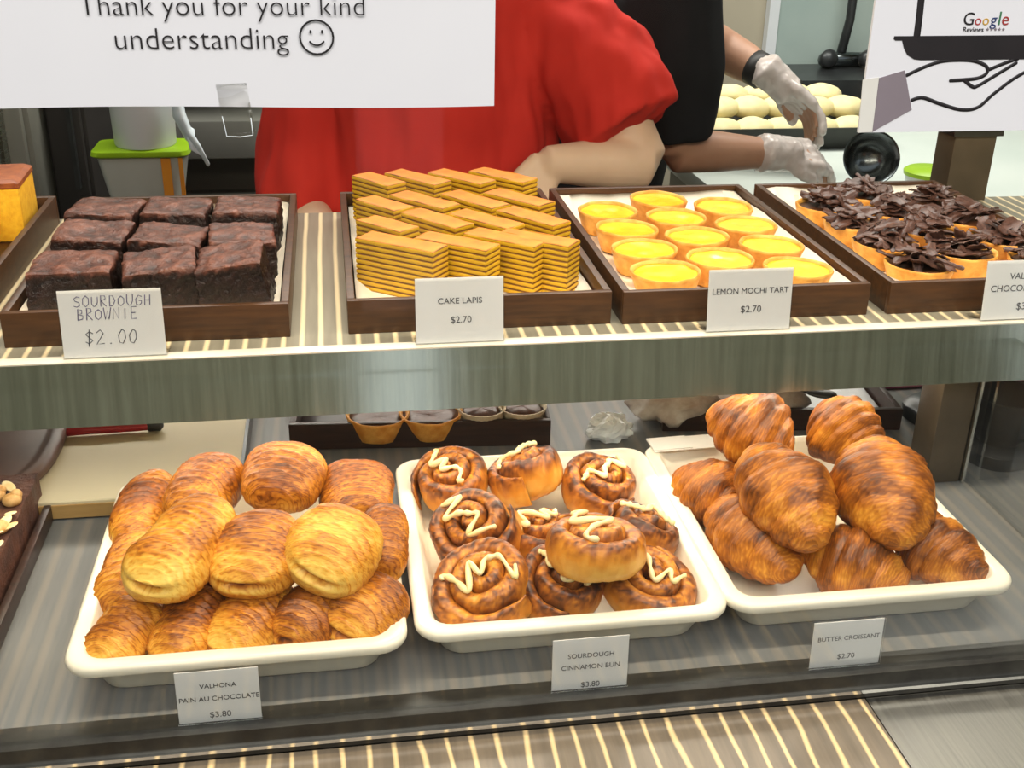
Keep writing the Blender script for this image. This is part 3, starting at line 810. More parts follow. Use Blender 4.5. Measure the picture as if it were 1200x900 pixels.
# ------------------------------------------------------------------ cinnamon buns
def bun(c, R, H, nrm, seed, label, spin=0.0, dark=0.0, zig=3, twist=0.0):
    rnd = random.Random(seed * 7)
    turns = 2.55; pit = R / (turns + .15); r0 = pit * .25
    lean = rnd.uniform(-.12, .12)
    def dome(r): return H * (.50 - .26 * (r / R) ** 2.2)
    def fn(t, a):
        th = turns * 2 * math.pi * t
        r = r0 + pit * th / (2 * math.pi) - pit * .1
        hw = pit * .56 * min(1, .45 + t * 4) * min(1, (1 - t) * 9 + .12)
        top = dome(r) + .0030 * math.sin(th * 1.3 + seed) * (r / R)
        bot = -H * .48
        ca, sa = sgnpow(math.cos(a), .8), sgnpow(math.sin(a), .62)
        zc = (top + bot) / 2; hz = (top - bot) / 2
        rr = r + hw * ca; z = zc + hz * sa
        flare = (z - zc) / (H)                      # outer wraps belly out half way up
        if ca > 0: rr += R * .05 * (1 - (2 * flare) ** 2) * (t > .55)
        kk = 1 + .07 * noise.noise(Vector((math.cos(th + spin) * 1.2 + seed, math.sin(th + spin) * 1.2, 2.0 * seed)))
        p = Vector((rr * kk * math.cos(th + spin), rr * kk * math.sin(th + spin), z))
        n1 = nz(p, 60, seed * 1.9); n2 = nz(p, 190, seed); n3 = nz(p, 480, seed)
        out = Vector((math.cos(th + spin) * ca, math.sin(th + spin) * ca, sa))
        p += out * (.0016 * n1 + .0007 * n2 + (.0006 * n3 if sa > .3 else 0))
        up = max(0, sa)
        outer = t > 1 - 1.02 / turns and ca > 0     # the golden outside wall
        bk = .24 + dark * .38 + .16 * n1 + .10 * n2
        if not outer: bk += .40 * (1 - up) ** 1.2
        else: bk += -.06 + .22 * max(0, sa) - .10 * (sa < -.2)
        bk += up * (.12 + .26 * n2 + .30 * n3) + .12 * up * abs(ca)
        return p, min(1, max(0, bk))
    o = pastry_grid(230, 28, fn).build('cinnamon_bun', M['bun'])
    z = Vector(nrm).normalized(); x = Vector((1, 0, 0)); x = (x - z * x.dot(z)).normalized(); y = z.cross(x)
    o.matrix_world = Matrix(((x.x, y.x, z.x, c.x), (x.y, y.y, z.y, c.y), (x.z, y.z, z.z, c.z), (0, 0, 0, 1)))
    tag(o, label, 'cinnamon bun', 'cinnamon buns in the white tray')
    pts = []; n = 60; a0 = rnd.uniform(-1.4, 1.4)
    for i in range(n):
        t = i / (n - 1)
        x_ = (-.78 + 1.5 * t) * R; tri = math.sin(2 * math.pi * zig * (t + .06 * math.sin(t * 11 + seed)))
        y_ = R * (tri * (.24 + .26 * noise.noise(Vector((t * 3, seed * 3.3, 0)))) + .35 * noise.noise(Vector((t * 2.4, seed * 1.7, 5))))
        xa = x_ * math.cos(a0) - y_ * math.sin(a0); ya = x_ * math.sin(a0) + y_ * math.cos(a0)
        rr2 = math.hypot(xa, ya)
        zz = dome(min(rr2, R)) + .0024
        if rr2 > R * .96: zz -= (rr2 - R * .96) * 1.6
        pts.append((xa, ya, zz))
    mi = MB(); mi.tube(pts, [.0025 * (1 + .25 * math.sin(i * .9 + seed)) for i in range(n)], 8, True, .8)
    mi.build('icing_drizzle', M['icing'], o)
    return o
buns = [
    ((528, 563, .044), .036, .048, (-.25, -.30, 1), 'cinnamon bun in the back left corner of its tray, iced on top', 0, .12, 3),
    ((618, 553, .050), .036, .050, (-.35, .25, 1), 'glossy cinnamon bun at the back middle, tipped on its neighbour', 1, .18, 2),
    ((706, 568, .040), .037, .046, (.1, -.22, 1), 'flat coiled cinnamon bun in the back right corner of its tray', 2, .22, 2),
    ((556, 618, .048), .039, .050, (-.45, -.45, 1), 'pale frosted cinnamon bun leaning left against the tray wall', 3, .28, 2),
    ((628, 626, .034), .032, .040, (0, 0, 1), 'small cinnamon bun mostly hidden in the middle of the pile', 4, .15, 3),
    ((694, 638, .072), .042, .046, (.02, .18, 1), 'big golden cinnamon bun resting on top of the pile', 5, -.05, 2),
    ((752, 622, .044), .034, .046, (.35, .1, 1), 'dark sugared cinnamon bun behind the top one, by the right wall', 6, .34, 2),
    ((568, 684, .042), .042, .046, (-.30, -.42, 1), 'large cinnamon bun in the front left corner, zigzag icing', 2.2, -.02, 3),
    ((660, 684, .036), .037, .048, (.05, -.30, 1), 'dark cinnamon bun at the front middle, between two paler ones', 1.2, .32, 3),
    ((758, 682, .034), .039, .042, (.12, -.28, 1), 'flat coiled cinnamon bun in the front right corner of its tray', 4.2, .10, 3),
]
for i, (c, R, H, nr, lb, sp_, dk, zg) in enumerate(buns):
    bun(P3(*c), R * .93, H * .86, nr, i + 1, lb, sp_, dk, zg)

# ------------------------------------------------------------------ brownies
def brownie(x, y, z, rz, tx, ty, size, seed, label):
    sx, sy, sz = size
    mb = MB(); n = 24; m = 16
    def cubept(u, v, w_):
        return Vector(((u - .5) * sx, (v - .5) * sy, w_ * sz))
    vid = {}; vs = []; bk = []; fs = []
    N = (n, n, m)
    def vert(i, j, k):
        key = (i, j, k)
        if key in vid: return vid[key]
        u, v, w_ = i / n, j / n, k / m
        p = cubept(u, v, w_)
        # rounded upper edges
        ex, ey = abs(u - .5) * 2, abs(v - .5) * 2
        if w_ > .75:
            p.z -= .0016 * (max(0, ex - .88) / .12) ** 2 + .0016 * (max(0, ey - .88) / .12) ** 2
        p.x *= 1 - .05 * w_ + .02 * math.sin(seed + w_ * 3); p.y *= 1 - .04 * w_
        n1 = nz(p, 50, seed * 3.7); n2 = nz(p, 160, seed); n3 = nz(p, 420, seed * 2)
        nrm = Vector((0, 0, 0))
        if i in (0, n): nrm.x = 1 if i else -1
        if j in (0, n): nrm.y = 1 if j else -1
        if k == m: nrm.z = 1
        if nrm.length: nrm.normalize()
        rough = .0016 * n1 + .0016 * n2 + .0018 * n3
        if k == m: rough = .0024 * n1 + .0010 * n2 + .0008 * n3
        p += nrm * rough
        b = .14 + .25 * n2 + .34 * n3
        if k == m: b = .66 + .35 * n2 + .25 * n1
        elif w_ > .88: b += .26
        vid[key] = len(vs); vs.append(p); bk.append(min(1, max(0, b))); return vid[key]
    for i in range(n):
        for j in range(n):
            fs.append((vert(i, j, m), vert(i + 1, j, m), vert(i + 1, j + 1, m), vert(i, j + 1, m)))
            fs.append((vert(i, j, 0), vert(i, j + 1, 0), vert(i + 1, j + 1, 0), vert(i + 1, j, 0)))
    for k in range(m):
        for i in range(n):
            fs.append((vert(i, 0, k), vert(i + 1, 0, k), vert(i + 1, 0, k + 1), vert(i, 0, k + 1)))
            fs.append((vert(i, n, k), vert(i, n, k + 1), vert(i + 1, n, k + 1), vert(i + 1, n, k)))
            fs.append((vert(0, i, k), vert(0, i, k + 1), vert(0, i + 1, k + 1), vert(0, i + 1, k)))
            fs.append((vert(n, i, k), vert(n, i + 1, k), vert(n, i + 1, k + 1), vert(n, i, k + 1)))
    mb.add(vs, fs, bake=bk)
    o = mb.build('brownie', M['brownie'], smooth=True, angle=55)
    o.location = (x, y, z); o.rotation_euler = (tx, ty, rz)
    return tag(o, label, 'brownie', 'chocolate brownies in the wooden tray')
ZB = HS + .0075
brw = [
    (-.236, .110, ZB, .02, 0, 0, (.074, .066, .047), 'front left brownie with a flat matte top'),
    (-.158, .100, ZB, .12, .06, -.05, (.068, .060, .047), 'front middle brownie, turned slightly, shiny crackled top'),
    (-.091, .098, ZB, -.02, .05, -.14, (.062, .062, .048), 'front right brownie with its sloping top raised at right'),
    (-.236, .196, ZB, -.06, .03, .06, (.068, .064, .048), 'middle row brownie behind the front left one'),
    (-.164, .186, ZB, -.10, 0, .08, (.068, .064, .046), 'brownie at the centre of its tray, broad pale top'),
    (-.094, .182, ZB, .08, .04, .05, (.064, .064, .046), 'middle row brownie behind the front right sloping one'),
    (-.240, .292, ZB, -.12, 0, .05, (.072, .066, .046), 'back left brownie, its top tilted to the right'),
    (-.166, .284, ZB, -.05, 0, .03, (.070, .066, .048), 'back middle brownie with a crackled sheen'),
    (-.093, .276, ZB, -.04, 0, .02, (.070, .066, .050), 'back right brownie, the tallest with a sharp dark corner'),
]
for i, (x, y, z, rz, tx, ty, sz, lb) in enumerate(brw):
    lift = abs(math.sin(ty)) * sz[0] / 2 + abs(math.sin(tx)) * sz[1] / 2
    brownie(x, y, z + lift, rz, tx, ty, sz, i + 1, lb)

# ------------------------------------------------------------------ layer cake slices
rn = ['front row', 'second row from the front', 'third row from the front', 'back row']
cn = ['at its left end', 'second from left', 'third from left', 'at its right end']
lap = [(.092, 38, [.088, .138, .182, .217]), (.160, 50, [.062, .114, .166, .214]), (.236, 51, [.058, .110, .162, .212]), (.314, 50, [.056, .108, .160, .210])]
def lapis(F, th, L, W, H, seed, label, z):
    nl = int(round(H / .0052)); mb = MB(); loops = []
    nx = 10
    def ring(ins, zz):
        hw, hl = W - ins, L - ins
        out = []
        cs = [(ins, ins), (hl, ins), (hl, hw), (ins, hw)]
        for k in range(4):
            a, b = cs[k], cs[(k + 1) % 4]
            for q in range(nx):
                t = q / nx; x = a[0] + (b[0] - a[0]) * t; y = a[1] + (b[1] - a[1]) * t
                out.append(Vector((x, y, zz + .0012 * noise.noise(Vector((x * 40 + seed * 5, y * 40, 0))) * (zz / H))))
        return out
    for i in range(nl):
        z0 = i * .0052; loops += [ring(.0009, z0), ring(.0, z0 + .0012), ring(.0, z0 + .0042), ring(.0009, z0 + .0050)]
    loops.append(ring(.0030, nl * .0052 + .0002))
    mb.loft(loops)
    o = mb.build('layer_cake_slice', M['lapis'], smooth=True, angle=40)
    # local x runs from the front corner to the back left, y to the right
    d = Vector((-math.cos(th), math.sin(th), 0)); r = Vector((math.sin(th), math.cos(th), 0))
    o.matrix_world = Matrix(((d.x, -r.x, 0, F[0] + r.x * W), (d.y, -r.y, 0, F[1] + r.y * W), (0, 0, 1, z), (0, 0, 0, 1)))
    return tag(o, label, 'cake slice', 'layer cake slices in the wooden tray')
rng = random.Random(4)
for r, (yy, th, xs) in enumerate(lap):
    for k, x in enumerate(xs):
        L = .080 if r else (.088 if k == 0 else .080)
        if r in (1, 2, 3) and k == 0: L = .062
        lapis((x + rng.uniform(-.002, .002), yy + rng.uniform(-.006, .004)), R_(th + rng.uniform(-3, 3)), L, .0275, .052 + (.005 if r == 3 else 0), r * 4 + k + 1,
              'orange-topped layer cake slice, ' + rn[r] + ', ' + cn[k], HS + .0076)

# ------------------------------------------------------------------ tarts
TP = [(.055, .052), (.121, .086), (.188, .050), (.053, .124), (.121, .162), (.189, .125), (.052, .197), (.119, .236), (.188, .199), (.048, .269), (.119, .312), (.187, .275)]
TRW = ['front row', 'second row', 'third row', 'back row']
TCL = ['left column', 'middle column', 'right column']
def tart_crust(seed):
    mb = MB()
    R = .0345
    prof = [(.0002, .0), (.024, 0), (.0268, .0012), (.0305, .012), (R - .0006, .0225), (R, .0245), (R - .0010, .0258), (R - .0028, .0252), (R - .0040, .0225), (R - .0045, .0195), (.0002, .0190)]
    mb.lathe(prof, 48, wob=.05, seed=seed)
    return mb.build('tart', M['crust'], smooth=True, angle=60)
for k, (tx, ty) in enumerate(TP):
    o = tart_crust(k * 1.3)
    o.location = (TR[2][0] + tx, TR[2][1] + ty, HS + .0082)
    o.rotation_euler = (rng.uniform(-.03, .03), rng.uniform(-.03, .03), rng.uniform(0, 6))
    o.name = 'lemon_tart'
    tag(o, 'yellow lemon tart, %s, %s of its tray' % (TRW[k // 3], TCL[k % 3]), 'tart', 'lemon tarts in the wooden tray')
    mb = MB(); sd = k * 2.1
    loops = []
    for i in range(1, 12):
        r = .0308 * i / 11
        loops.append([Vector((r * math.cos(a) * (1 + .01 * math.sin(3 * a + sd)), r * math.sin(a), .0222 + .0008 * (i / 11) ** 6 - .0016 * math.exp(-((r - .008) / .009) ** 2) * (1 if k % 2 else .3) + .0012 * noise.noise(Vector((r * 60 * math.cos(a) + sd, r * 60 * math.sin(a), sd))))) for a in [2 * math.pi * j / 36 for j in range(36)]])
    loops.insert(0, [Vector((p.x, p.y, .0192)) for p in loops[-1]])
    mbl = MB(); mbl.loft([loops[0]] + loops[:0:-1])
    mbl.build('lemon_filling', M['lemon'], o)

# a few chocolate shaving shapes, shared by all chocolate tarts
shv = []
for k in range(7):
    rr3 = random.Random(50 + k)
    mb = MB(); L = rr3.uniform(.022, .042); Wd = rr3.uniform(.011, .020); curl = rr3.uniform(.4, 1.7)
    nx, ny = 10, 7
    th = .0011
    loops = []
    for i in range(nx + 1):
        t = i / nx; x = (t - .5) * L
        wv = Wd * (.75 + .35 * noise.noise(Vector((t * 4, k, 0)))) * (1 - .35 * abs(2 * t - 1) ** 3)
        top = []; bot = []
        for j in range(ny + 1):
            s = (j / ny - .5)
            ang = s * curl; rad = wv / curl
            y = math.sin(ang) * rad; z = (1 - math.cos(ang)) * rad * (1 if k % 2 else -1)
            z += .0016 * noise.noise(Vector((t * 6, s * 5, k * 3.0))) + .003 * math.sin(t * 3 + k) 
            top.append(Vector((x, y, z + th / 2))); bot.append(Vector((x, y, z - th / 2)))
        loops.append(top + bot[::-1])
    mb.loft(loops)
    o = mb.build('shaving_source', M['choc'], smooth=True, angle=50)
    shv.append(o.data); bpy.data.objects.remove(o)
for k, (tx, ty) in enumerate(TP):
    o = tart_crust(k * 1.7 + 30)
    o.location = (TR[3][0] + tx, TR[3][1] + ty, HS + .0082)
    o.rotation_euler = (0, 0, rng.uniform(0, 6))
    o.name = 'chocolate_tart'
    tag(o, 'tart heaped with dark chocolate shavings, %s, %s of its tray' % (TRW[k // 3], TCL[k % 3]), 'tart', 'chocolate tarts in the wooden tray')
    mb = MB(); mb.lathe([(.0002, .0195), (.0300, .0195), (.0303, .0215), (.020, .0225), (.0002, .0232)], 32); mb.build('chocolate_filling', M['choc_fill'], o)
    for q in range(22):
        r = .027 * math.sqrt(rng.random()) if q > 4 else .012 * rng.random(); a = rng.uniform(0, 6.28)
        s = link('chocolate_shaving', rng.choice(shv), o)
        s.location = (r * math.cos(a), r * math.sin(a), .0275 + .013 * rng.random() * (1 - r / .03) + .0012 * (q % 4))
        s.rotation_euler = (rng.uniform(-.5, .5), rng.uniform(-.32, .32) if q % 6 else rng.uniform(-.9, .9), rng.uniform(0, 6.28))
        kk = rng.uniform(.85, 1.3); s.scale = (kk, kk, kk)

# ------------------------------------------------------------------ yellow cake at the left of the shelf
def sponge(x, y, z, sx, sy, sz, rz, label):
    e = empty('sponge_cake_slice', (x, y, z), rz, label, 'cake slice', 'yellow sponge cake slices')
    mb = MB(); mb.box(-sx / 2, sx / 2, -sy / 2, sy / 2, 0, sz); bevel(mb.build('crumb', M['sponge'], e, False), .003, 2)
    mb = MB(); loops = [[Vector((p.x, p.y, p.z + .0008 * math.sin(p.x * 200 + p.y * 90))) for p in rrect(sx / 2 - ins, sy / 2 - ins, .004, zz)] for ins, zz in ((.001, sz), (-.001, sz + .001), (-.001, sz + .006), (.004, sz + .0085))]
    mb.loft(loops); mb.build('browned_top', M['sponge_top'], e, True, 50)
    return e
sponge(-.372, .372, HS + .0065, .074, .085, .058, .05, 'yellow sponge cake slice with a browned top at the upper left picture edge')
sponge(-.392, .270, HS + .0065, .070, .085, .036, 0, 'lower yellow sponge cake slice before the browned one, cut by the picture edge')

# ------------------------------------------------------------------ nut-topped chocolate slab, lower left
e = empty('chocolate_nut_slab', (0, 0, .0065), 0, 'dark chocolate slab cake topped with nuts and almond flakes', 'cake')
brown_tray(-.276 - .242, -.30, .0003, 'dark wooden tray under the nut-topped chocolate slab', W=.242, D=.385, H=.016, mat=M['wood_dark'])
X1, X0, Y0, Y1, ZT = -.287, -.50, -.235, .071, .036
mb = MB(); n1_, n2_ = 26, 36; loops = []
def slabp(i, j, top):
    x = X0 + (X1 - X0) * i / n1_; y = Y0 + (Y1 - Y0) * j / n2_
    return Vector((x + .002 * nz((x, y, 0), 60, 3) , y + .002 * nz((y, x, 0), 60, 5), (ZT if top else 0) + (.0022 * nz((x, y, 1), 70) + .0015 * nz((x, y, 2), 200) if top else 0)))
vs = [slabp(i, j, 1) for i in range(n1_ + 1) for j in range(n2_ + 1)]; b = len(vs)
vs += [Vector((p.x, p.y, 0)) for p in vs]
g = lambda i, j: i * (n2_ + 1) + j
fs = [(g(i, j), g(i + 1, j), g(i + 1, j + 1), g(i, j + 1)) for i in range(n1_) for j in range(n2_)]
fs += [tuple(k + b for k in reversed(f)) for f in fs]
ed = [g(i, 0) for i in range(n1_ + 1)] + [g(n1_, j) for j in range(1, n2_ + 1)] + [g(i, n2_) for i in range(n1_ - 1, -1, -1)] + [g(0, j) for j in range(n2_ - 1, 0, -1)]
fs += [(ed[k], ed[(k + 1) % len(ed)], ed[(k + 1) % len(ed)] + b, ed[k] + b) for k in range(len(ed))]
mb.add(vs, fs); mb.build('cake_body', M['choc_cake'], e, True, 50)
rng2 = random.Random(9)
for u, v, kind in [(20, 590, 'n'), (6, 622, 'r'), (16, 606, 'f'), (4, 664, 'f'), (22, 695, 'c'), (-14, 640, 'n'), (-22, 600, 'f'), (12, 575, 'f'), (-10, 690, 'n'), (-30, 660, 'r'), (8, 645, 'f'), (-4, 585, 'n'), (-60, 720, 'r'), (-90, 640, 'f'), (-120, 700, 'n'), (-70, 600, 'n'), (-50, 760, 'f'), (-130, 780, 'r')]:
    p = at_z(u, v, ZT + .0065)
    p = Vector((min(p.x, X1 - (.006 if kind in 'fc' else .010)), p.y, ZT))
    if kind in 'nr':
        mb = MB(); mb.ell((p.x, p.y, ZT + .004), (.0085, .0085, .006), 16, 10)
        if kind == 'n':
            mb.ell((p.x + .003, p.y + .004, ZT + .007), (.0055, .0055, .005), 14, 8)
        mb.build('hazelnut', M['nut'], e)
    if kind == 'c':
        mb = MB()
        for q in range(5): mb.ell((p.x + rng2.uniform(-.006, .006), p.y + rng2.uniform(-.006, .006), ZT + .002), (.003, .0026, .002), 8, 6)
        mb.build('nut_crumb', M['nut'], e)
    if kind in 'fr':
        for q in range(5 if kind == 'r' else 1):
            a = q * 1.257 + rng2.uniform(-.2, .2) + (rng2.uniform(0, 6) if kind == 'f' else 0); rr4 = .009 if kind == 'r' else .001
            Mx = Matrix.Rotation(a, 3, 'Z') @ Matrix.Rotation(-.35, 3, 'Y')
            mb = MB(); mb.ell((p.x + rr4 * math.cos(a), p.y + rr4 * math.sin(a), ZT + .0045), (.0078, .0050, .0010), 14, 8, Mx); mb.build('almond_flake', M['flake'], e)

# ------------------------------------------------------------------ things at the back of the lower level
bd = empty('chopping_board', (0, 0, .0003), 0, 'beige chopping board lying at the back left of the lower level', 'board')
mb = MB(); mb.loft([rrect(.20, .15, .012, z, cx=-.305, cy=.2055) for z in (.004, .018)] + [rrect(.199, .149, .011, .019, cx=-.305, cy=.2055)]); mb.build('board_slab', M['board'], bd, True, 40)
mb = MB(); mb.box(-.494, -.116, .0535, .0553, .002, .0155); mb.build('board_edge_strip', M['board_edge'], bd, False)
mb = MB(); mb.box(-.106, -.1025, .068, .343, 0, .020); mb.build('side_rim', M['dark_metal'], bd, False)
kn = empty('knife', tuple(at_z(188, 498, .026)), R_(2), 'knife with a red handle lying on the beige board', 'knife')
mb = MB(); mb.tube([(-.105, 0, -.001), (-.07, 0, .0005), (-.03, 0, 0), (-.012, 0, 0)], [.006, .0065, .006, .0055], 12, True, .8); mb.build('handle', M['red_plastic'], kn)
mb = MB(); mb.tube([(-.012, 0, 0), (.0, 0, 0)], [.0062, .0062], 12); mb.build('handle_cap', M['dark_metal'], kn)
mb = MB(); mb.loft([[Vector((-.10, -.001, -.004)), Vector((-.10, .001, -.004)), Vector((-.10, .001, .004)), Vector((-.10, -.001, .004))], [Vector((-.20, -.0008, -.005)), Vector((-.20, .0008, -.005)), Vector((-.20, .0008, .006)), Vector((-.20, -.0008, .006))], [Vector((-.25, -.0004, .003)), Vector((-.25, .0004, .003)), Vector((-.25, .0004, .005)), Vector((-.25, -.0004, .005))]]); mb.build('blade', M['steel'], kn, False)
pdl = empty('serving_paddle', (0, 0, .0195), 0, 'brown rounded paddle lying on the beige board above the nut slab', 'paddle')
pa, pb = at_z(22, 568, .03), at_z(45, 480, .03)
mb = MB()
def pad(ins, z):
    out = []
    for i in range(28):
        a = 2 * math.pi * i / 28
        out.append(Vector(((.052 - ins) * sgnpow(math.cos(a), .8), (.100 - ins) * sgnpow(math.sin(a), .8), z)))
    return out
cx_, cy_ = at_z(0, 577, .03).x - .017, at_z(20, 577, .03).y + .100
mb.loft([[p + Vector((cx_, cy_, 0)) for p in pad(i, z)] for i, z in ((.004, 0), (0, .003), (0, .011), (.004, .014), (.012, .014), (.015, .012), (.020, .012))]); mb.build('paddle_blade', M['paddle'], pdl, True, 60)
mb = MB(); mb.tube([(cx_, cy_ + .09, .007), (cx_ - .01, cy_ + .13, .008), (cx_ - .02, cy_ + .17, .008)], [.012, .010, .011], 12); mb.build('paddle_handle', M['paddle'], pdl)

q0, q1 = at_z(340, 528, 0), at_z(645, 522, 0)
rzb = math.atan2(q1.y - q0.y, q1.x - q0.x)
bt = brown_tray(q0.x, q0.y, .0003, 'low dark brown tray of small tarts at the back of the lower level', W=(q1 - q0).length, D=.22, H=.030, rz=rzb, mat=M['wood_dark'])
for k, (u, v, paper) in enumerate([(443, 488, 0), (505, 486, 0), (565, 484, 1), (613, 482, 1)]):
    p = at_z(u, v, .030)
    if not paper:
        o = tart_crust(60 + k); o.name = 'chocolate_tart'; o.location = (p.x, p.y + .004, .0070)
        tag(o, ['chocolate filled tart in the back tray, nearest its empty left part', 'chocolate filled tart in the back tray, second from left'][k], 'tart', 'small tarts in the back tray')
        mb = MB(); mb.lathe([(.0002, .0195), (.0300, .0195), (.0303, .0215), (.020, .0215), (.0002, .0212)], 32, wob=.06, seed=k); mb.build('chocolate_filling', M['choc_fill'], o)
    else:
        mb = MB(); loops = []
        for r, z in ((.0002, 0), (.018, 0), (.026, .029), (.0245, .029), (.017, .004), (.0002, .004)):
            loops.append([Vector((r * (1 + .035 * (j % 2) * (z > .01)) * math.cos(2 * math.pi * j / 56), r * (1 + .035 * (j % 2) * (z > .01)) * math.sin(2 * math.pi * j / 56), z)) for j in range(56)])
        mb.loft(loops); o = mb.build('paper_cup_cake', M['fluted'], smooth=True, angle=40)
        o.location = (p.x, p.y + .004, .0070)
        tag(o, ['dark cake in a fluted paper cup, third from left in the back tray', 'dark cake in a fluted paper cup, right end of the back tray'][k - 2], 'cup cake', 'small tarts in the back tray')
        mb = MB(); mb.lathe([(.0002, .005), (.0172, .0055), (.0232, .022), (.018, .0265), (.008, .028), (.0002, .0275)], 28, wob=.08, seed=k); mb.build('dark_cake', M['choc_fill'], o)

# crumpled plastic
def crumple(name, c, r, mat, seed, label, cat):
    mb = MB(); n, m = 30, 18; loops = []
    for i in range(1, m):
        th = math.pi * i / m; L = []
        for j in range(n):
            a = 2 * math.pi * j / n
            d = Vector((math.sin(th) * math.cos(a), math.sin(th) * math.sin(a), -math.cos(th)))
            k = 1 + .35 * noise.noise(d * 2.4 + Vector((seed, 0, 0))) + .30 * abs(noise.noise(d * 6 + Vector((0, seed, 0))))
            L.append(Vector((d.x * r[0] * k, d.y * r[1] * k, max(-r[2] * .6, d.z * r[2] * k))))
        loops.append(L)
    mb.loft(loops); o = mb.build(name, mat, smooth=False)
    o.location = (c[0], c[1], c[2] + r[2] * .6)
    return tag(o, label, cat)
p = at_z(716, 520, 0); crumple('crumpled_bag', (p.x, p.y + .012, .001), (.022, .016, .017), M['plastic_bag'], 3, 'small crumpled clear plastic bag behind the cinnamon bun tray', 'plastic bag')
nk = empty('paper_napkin', tuple(at_z(795, 510, .039)), R_(3), 'folded white paper on the back rim of the croissant tray', 'paper')
nk.location.z = .0390; nk.location.y = .056
mb = MB(); mb.box(-.035, .035, -.006, .022, 0, .0008); mb.build('folded_sheet', M['napkin'], nk, False)
mb = MB(); mb.box(-.035, .006, -.004, .022, .0009, .0017); mb.build('top_fold', M['napkin'], nk, False)

# dark tray with floured loaves, behind the croissants
d0 = at_z(776, 506, 0)
tr2 = brown_tray(d0.x, d0.y, .0003, 'dark tray of floured loaves behind the croissant tray', W=.27, D=.22, H=.026, rz=R_(-6), mat=M['wood_dark'])
mb = MB(); mb.box(.010, .260, .010, .210, .0065, .0075); o = mb.build('paper_liner', M['white_plastic'], None, False); o.location = tr2.location; o.rotation_euler = tr2.rotation_euler
tag(o, 'bluish white sheet under the floured loaves', 'paper liner')
for k, (u, v, sx, sy, sz) in enumerate([(792, 474, .046, .030, .026), (893, 468, .046, .030, .028)]):
    p = at_z(u, v, .022)
    o = crumple('floured_loaf', (p.x, p.y, .0085), (sx, sy, sz), M['loaf'], 8 + k, ['pale floured loaf in the dark tray, partly above the crumpled plastic', 'pale floured loaf directly behind the topmost croissant'][k], 'bread')
    o['group'] = 'floured loaves in the dark tray'
    o.data.polygons.foreach_set('use_smooth', [True] * len(o.data.polygons))
p = at_z(960, 475, .03)
sp_ = empty('serving_spoon', (p.x, p.y, .0450), R_(150), 'dark spoon handle over the floured loaf behind the croissants', 'spoon')
mb = MB(); mb.ell((0, 0, 0), (.018, .011, .004), 16, 8); mb.build('spoon_bowl', M['dark_metal'], sp_)
mb = MB(); mb.tube([(.014, 0, .001), (.04, .002, .004), (.09, .004, .006)], [.004, .003, .0035], 8); mb.build('spoon_handle', M['dark_metal'], sp_)
# pink cloth
for k, (u, v) in enumerate([(1060, 452)]):
    p = at_z(u, v, .004)
    mb = MB(); n = 12; loops = []
    for i in range(n + 1):
        x = (i / n - .5) * .30
        L = []
        for j in range(9):
            y = (j / 8) * .07
            L.append(Vector((x, y, .004 + .003 * nz((x, y, 0), 30, 2))))
        loops.append(L + [Vector((q.x, q.y, q.z - .003)) for q in reversed(L)])
    mb.loft(loops); o = mb.build('pink_cloth', M['pink']); o.location = (p.x + .10, p.y, 0.0005)
    tag(o, 'bright pink folded cloth glimpsed beside the brown post', 'cloth')

# dark appliance seen through the end glass
ap = empty('dark_mixer', (.700, .12, .0005), R_(10), 'dark grey tilted machine seen through the right end glass', 'machine')
mb = MB(); mb.loft([rrect(.055, .085, .03, z) for z in (0, .014)] + [rrect(.048, .078, .028, .02)]); mb.build('machine_base', M['dark_metal'], ap, True, 50)
mb = MB(); mb.tube([(0, .05, .015), (-.005, .045, .07), (-.015, .02, .12), (-.02, -.02, .15)], [.034, .030, .033, .036], 20); mb.build('machine_arm', M['dark_metal'], ap)
mb = MB(); mb.tube([(-.02, .0, .135), (-.022, -.07, .140), (-.022, -.085, .139)], [.036, .030, .022], 20); mb.build('machine_head', M['dark_metal'], ap)
mb = MB(); mb.lathe([(.0002, .02), (.022, .021), (.034, .045), (.038, .075), (.0365, .075), (.032, .045), (.02, .024), (.0002, .023)], 28, c=(-.02, -.05, 0)); mb.build('machine_bowl', M['dark_metal'], ap, True, 60)
mb = MB(); mb.tube([(-.0585, -.02, .13), (-.064, -.02, .13)], .009, 16); mb.build('speed_knob', M['chrome'], ap)
tr3 = brown_tray(.775, -.075, .0003, 'dark brown tray of crumpled foil beyond the right end glass', W=.20, D=.20, H=.045, rz=R_(8), mat=M['wood_dark'])
crumple('crumpled_foil', (.870, .030, .0085), (.055, .055, .035), M['steel'], 5, 'crumpled foil in the dark tray beyond the right end glass', 'foil')

# ------------------------------------------------------------------ kitchen behind
kc = empty('kitchen_bench', (0, 0, FLOOR), 0, 'white topped kitchen bench where the dark-shirted worker kneads', 'bench')
part('bench_top', M['white_top'], kc, (.72, 2.2, .98, 1.85, -.02, .015), bev=.003)
part('bench_body', M['grey_wall'], kc, (.84, 2.16, 1.02, 1.80, FLOOR + .1, -.021))
for x in (.90, 2.1): 
    for y in (1.05, 1.77): part('leg', M['steel_dark'], kc, (x - .02, x + .02, y - .02, y + .02, FLOOR, FLOOR + .099))
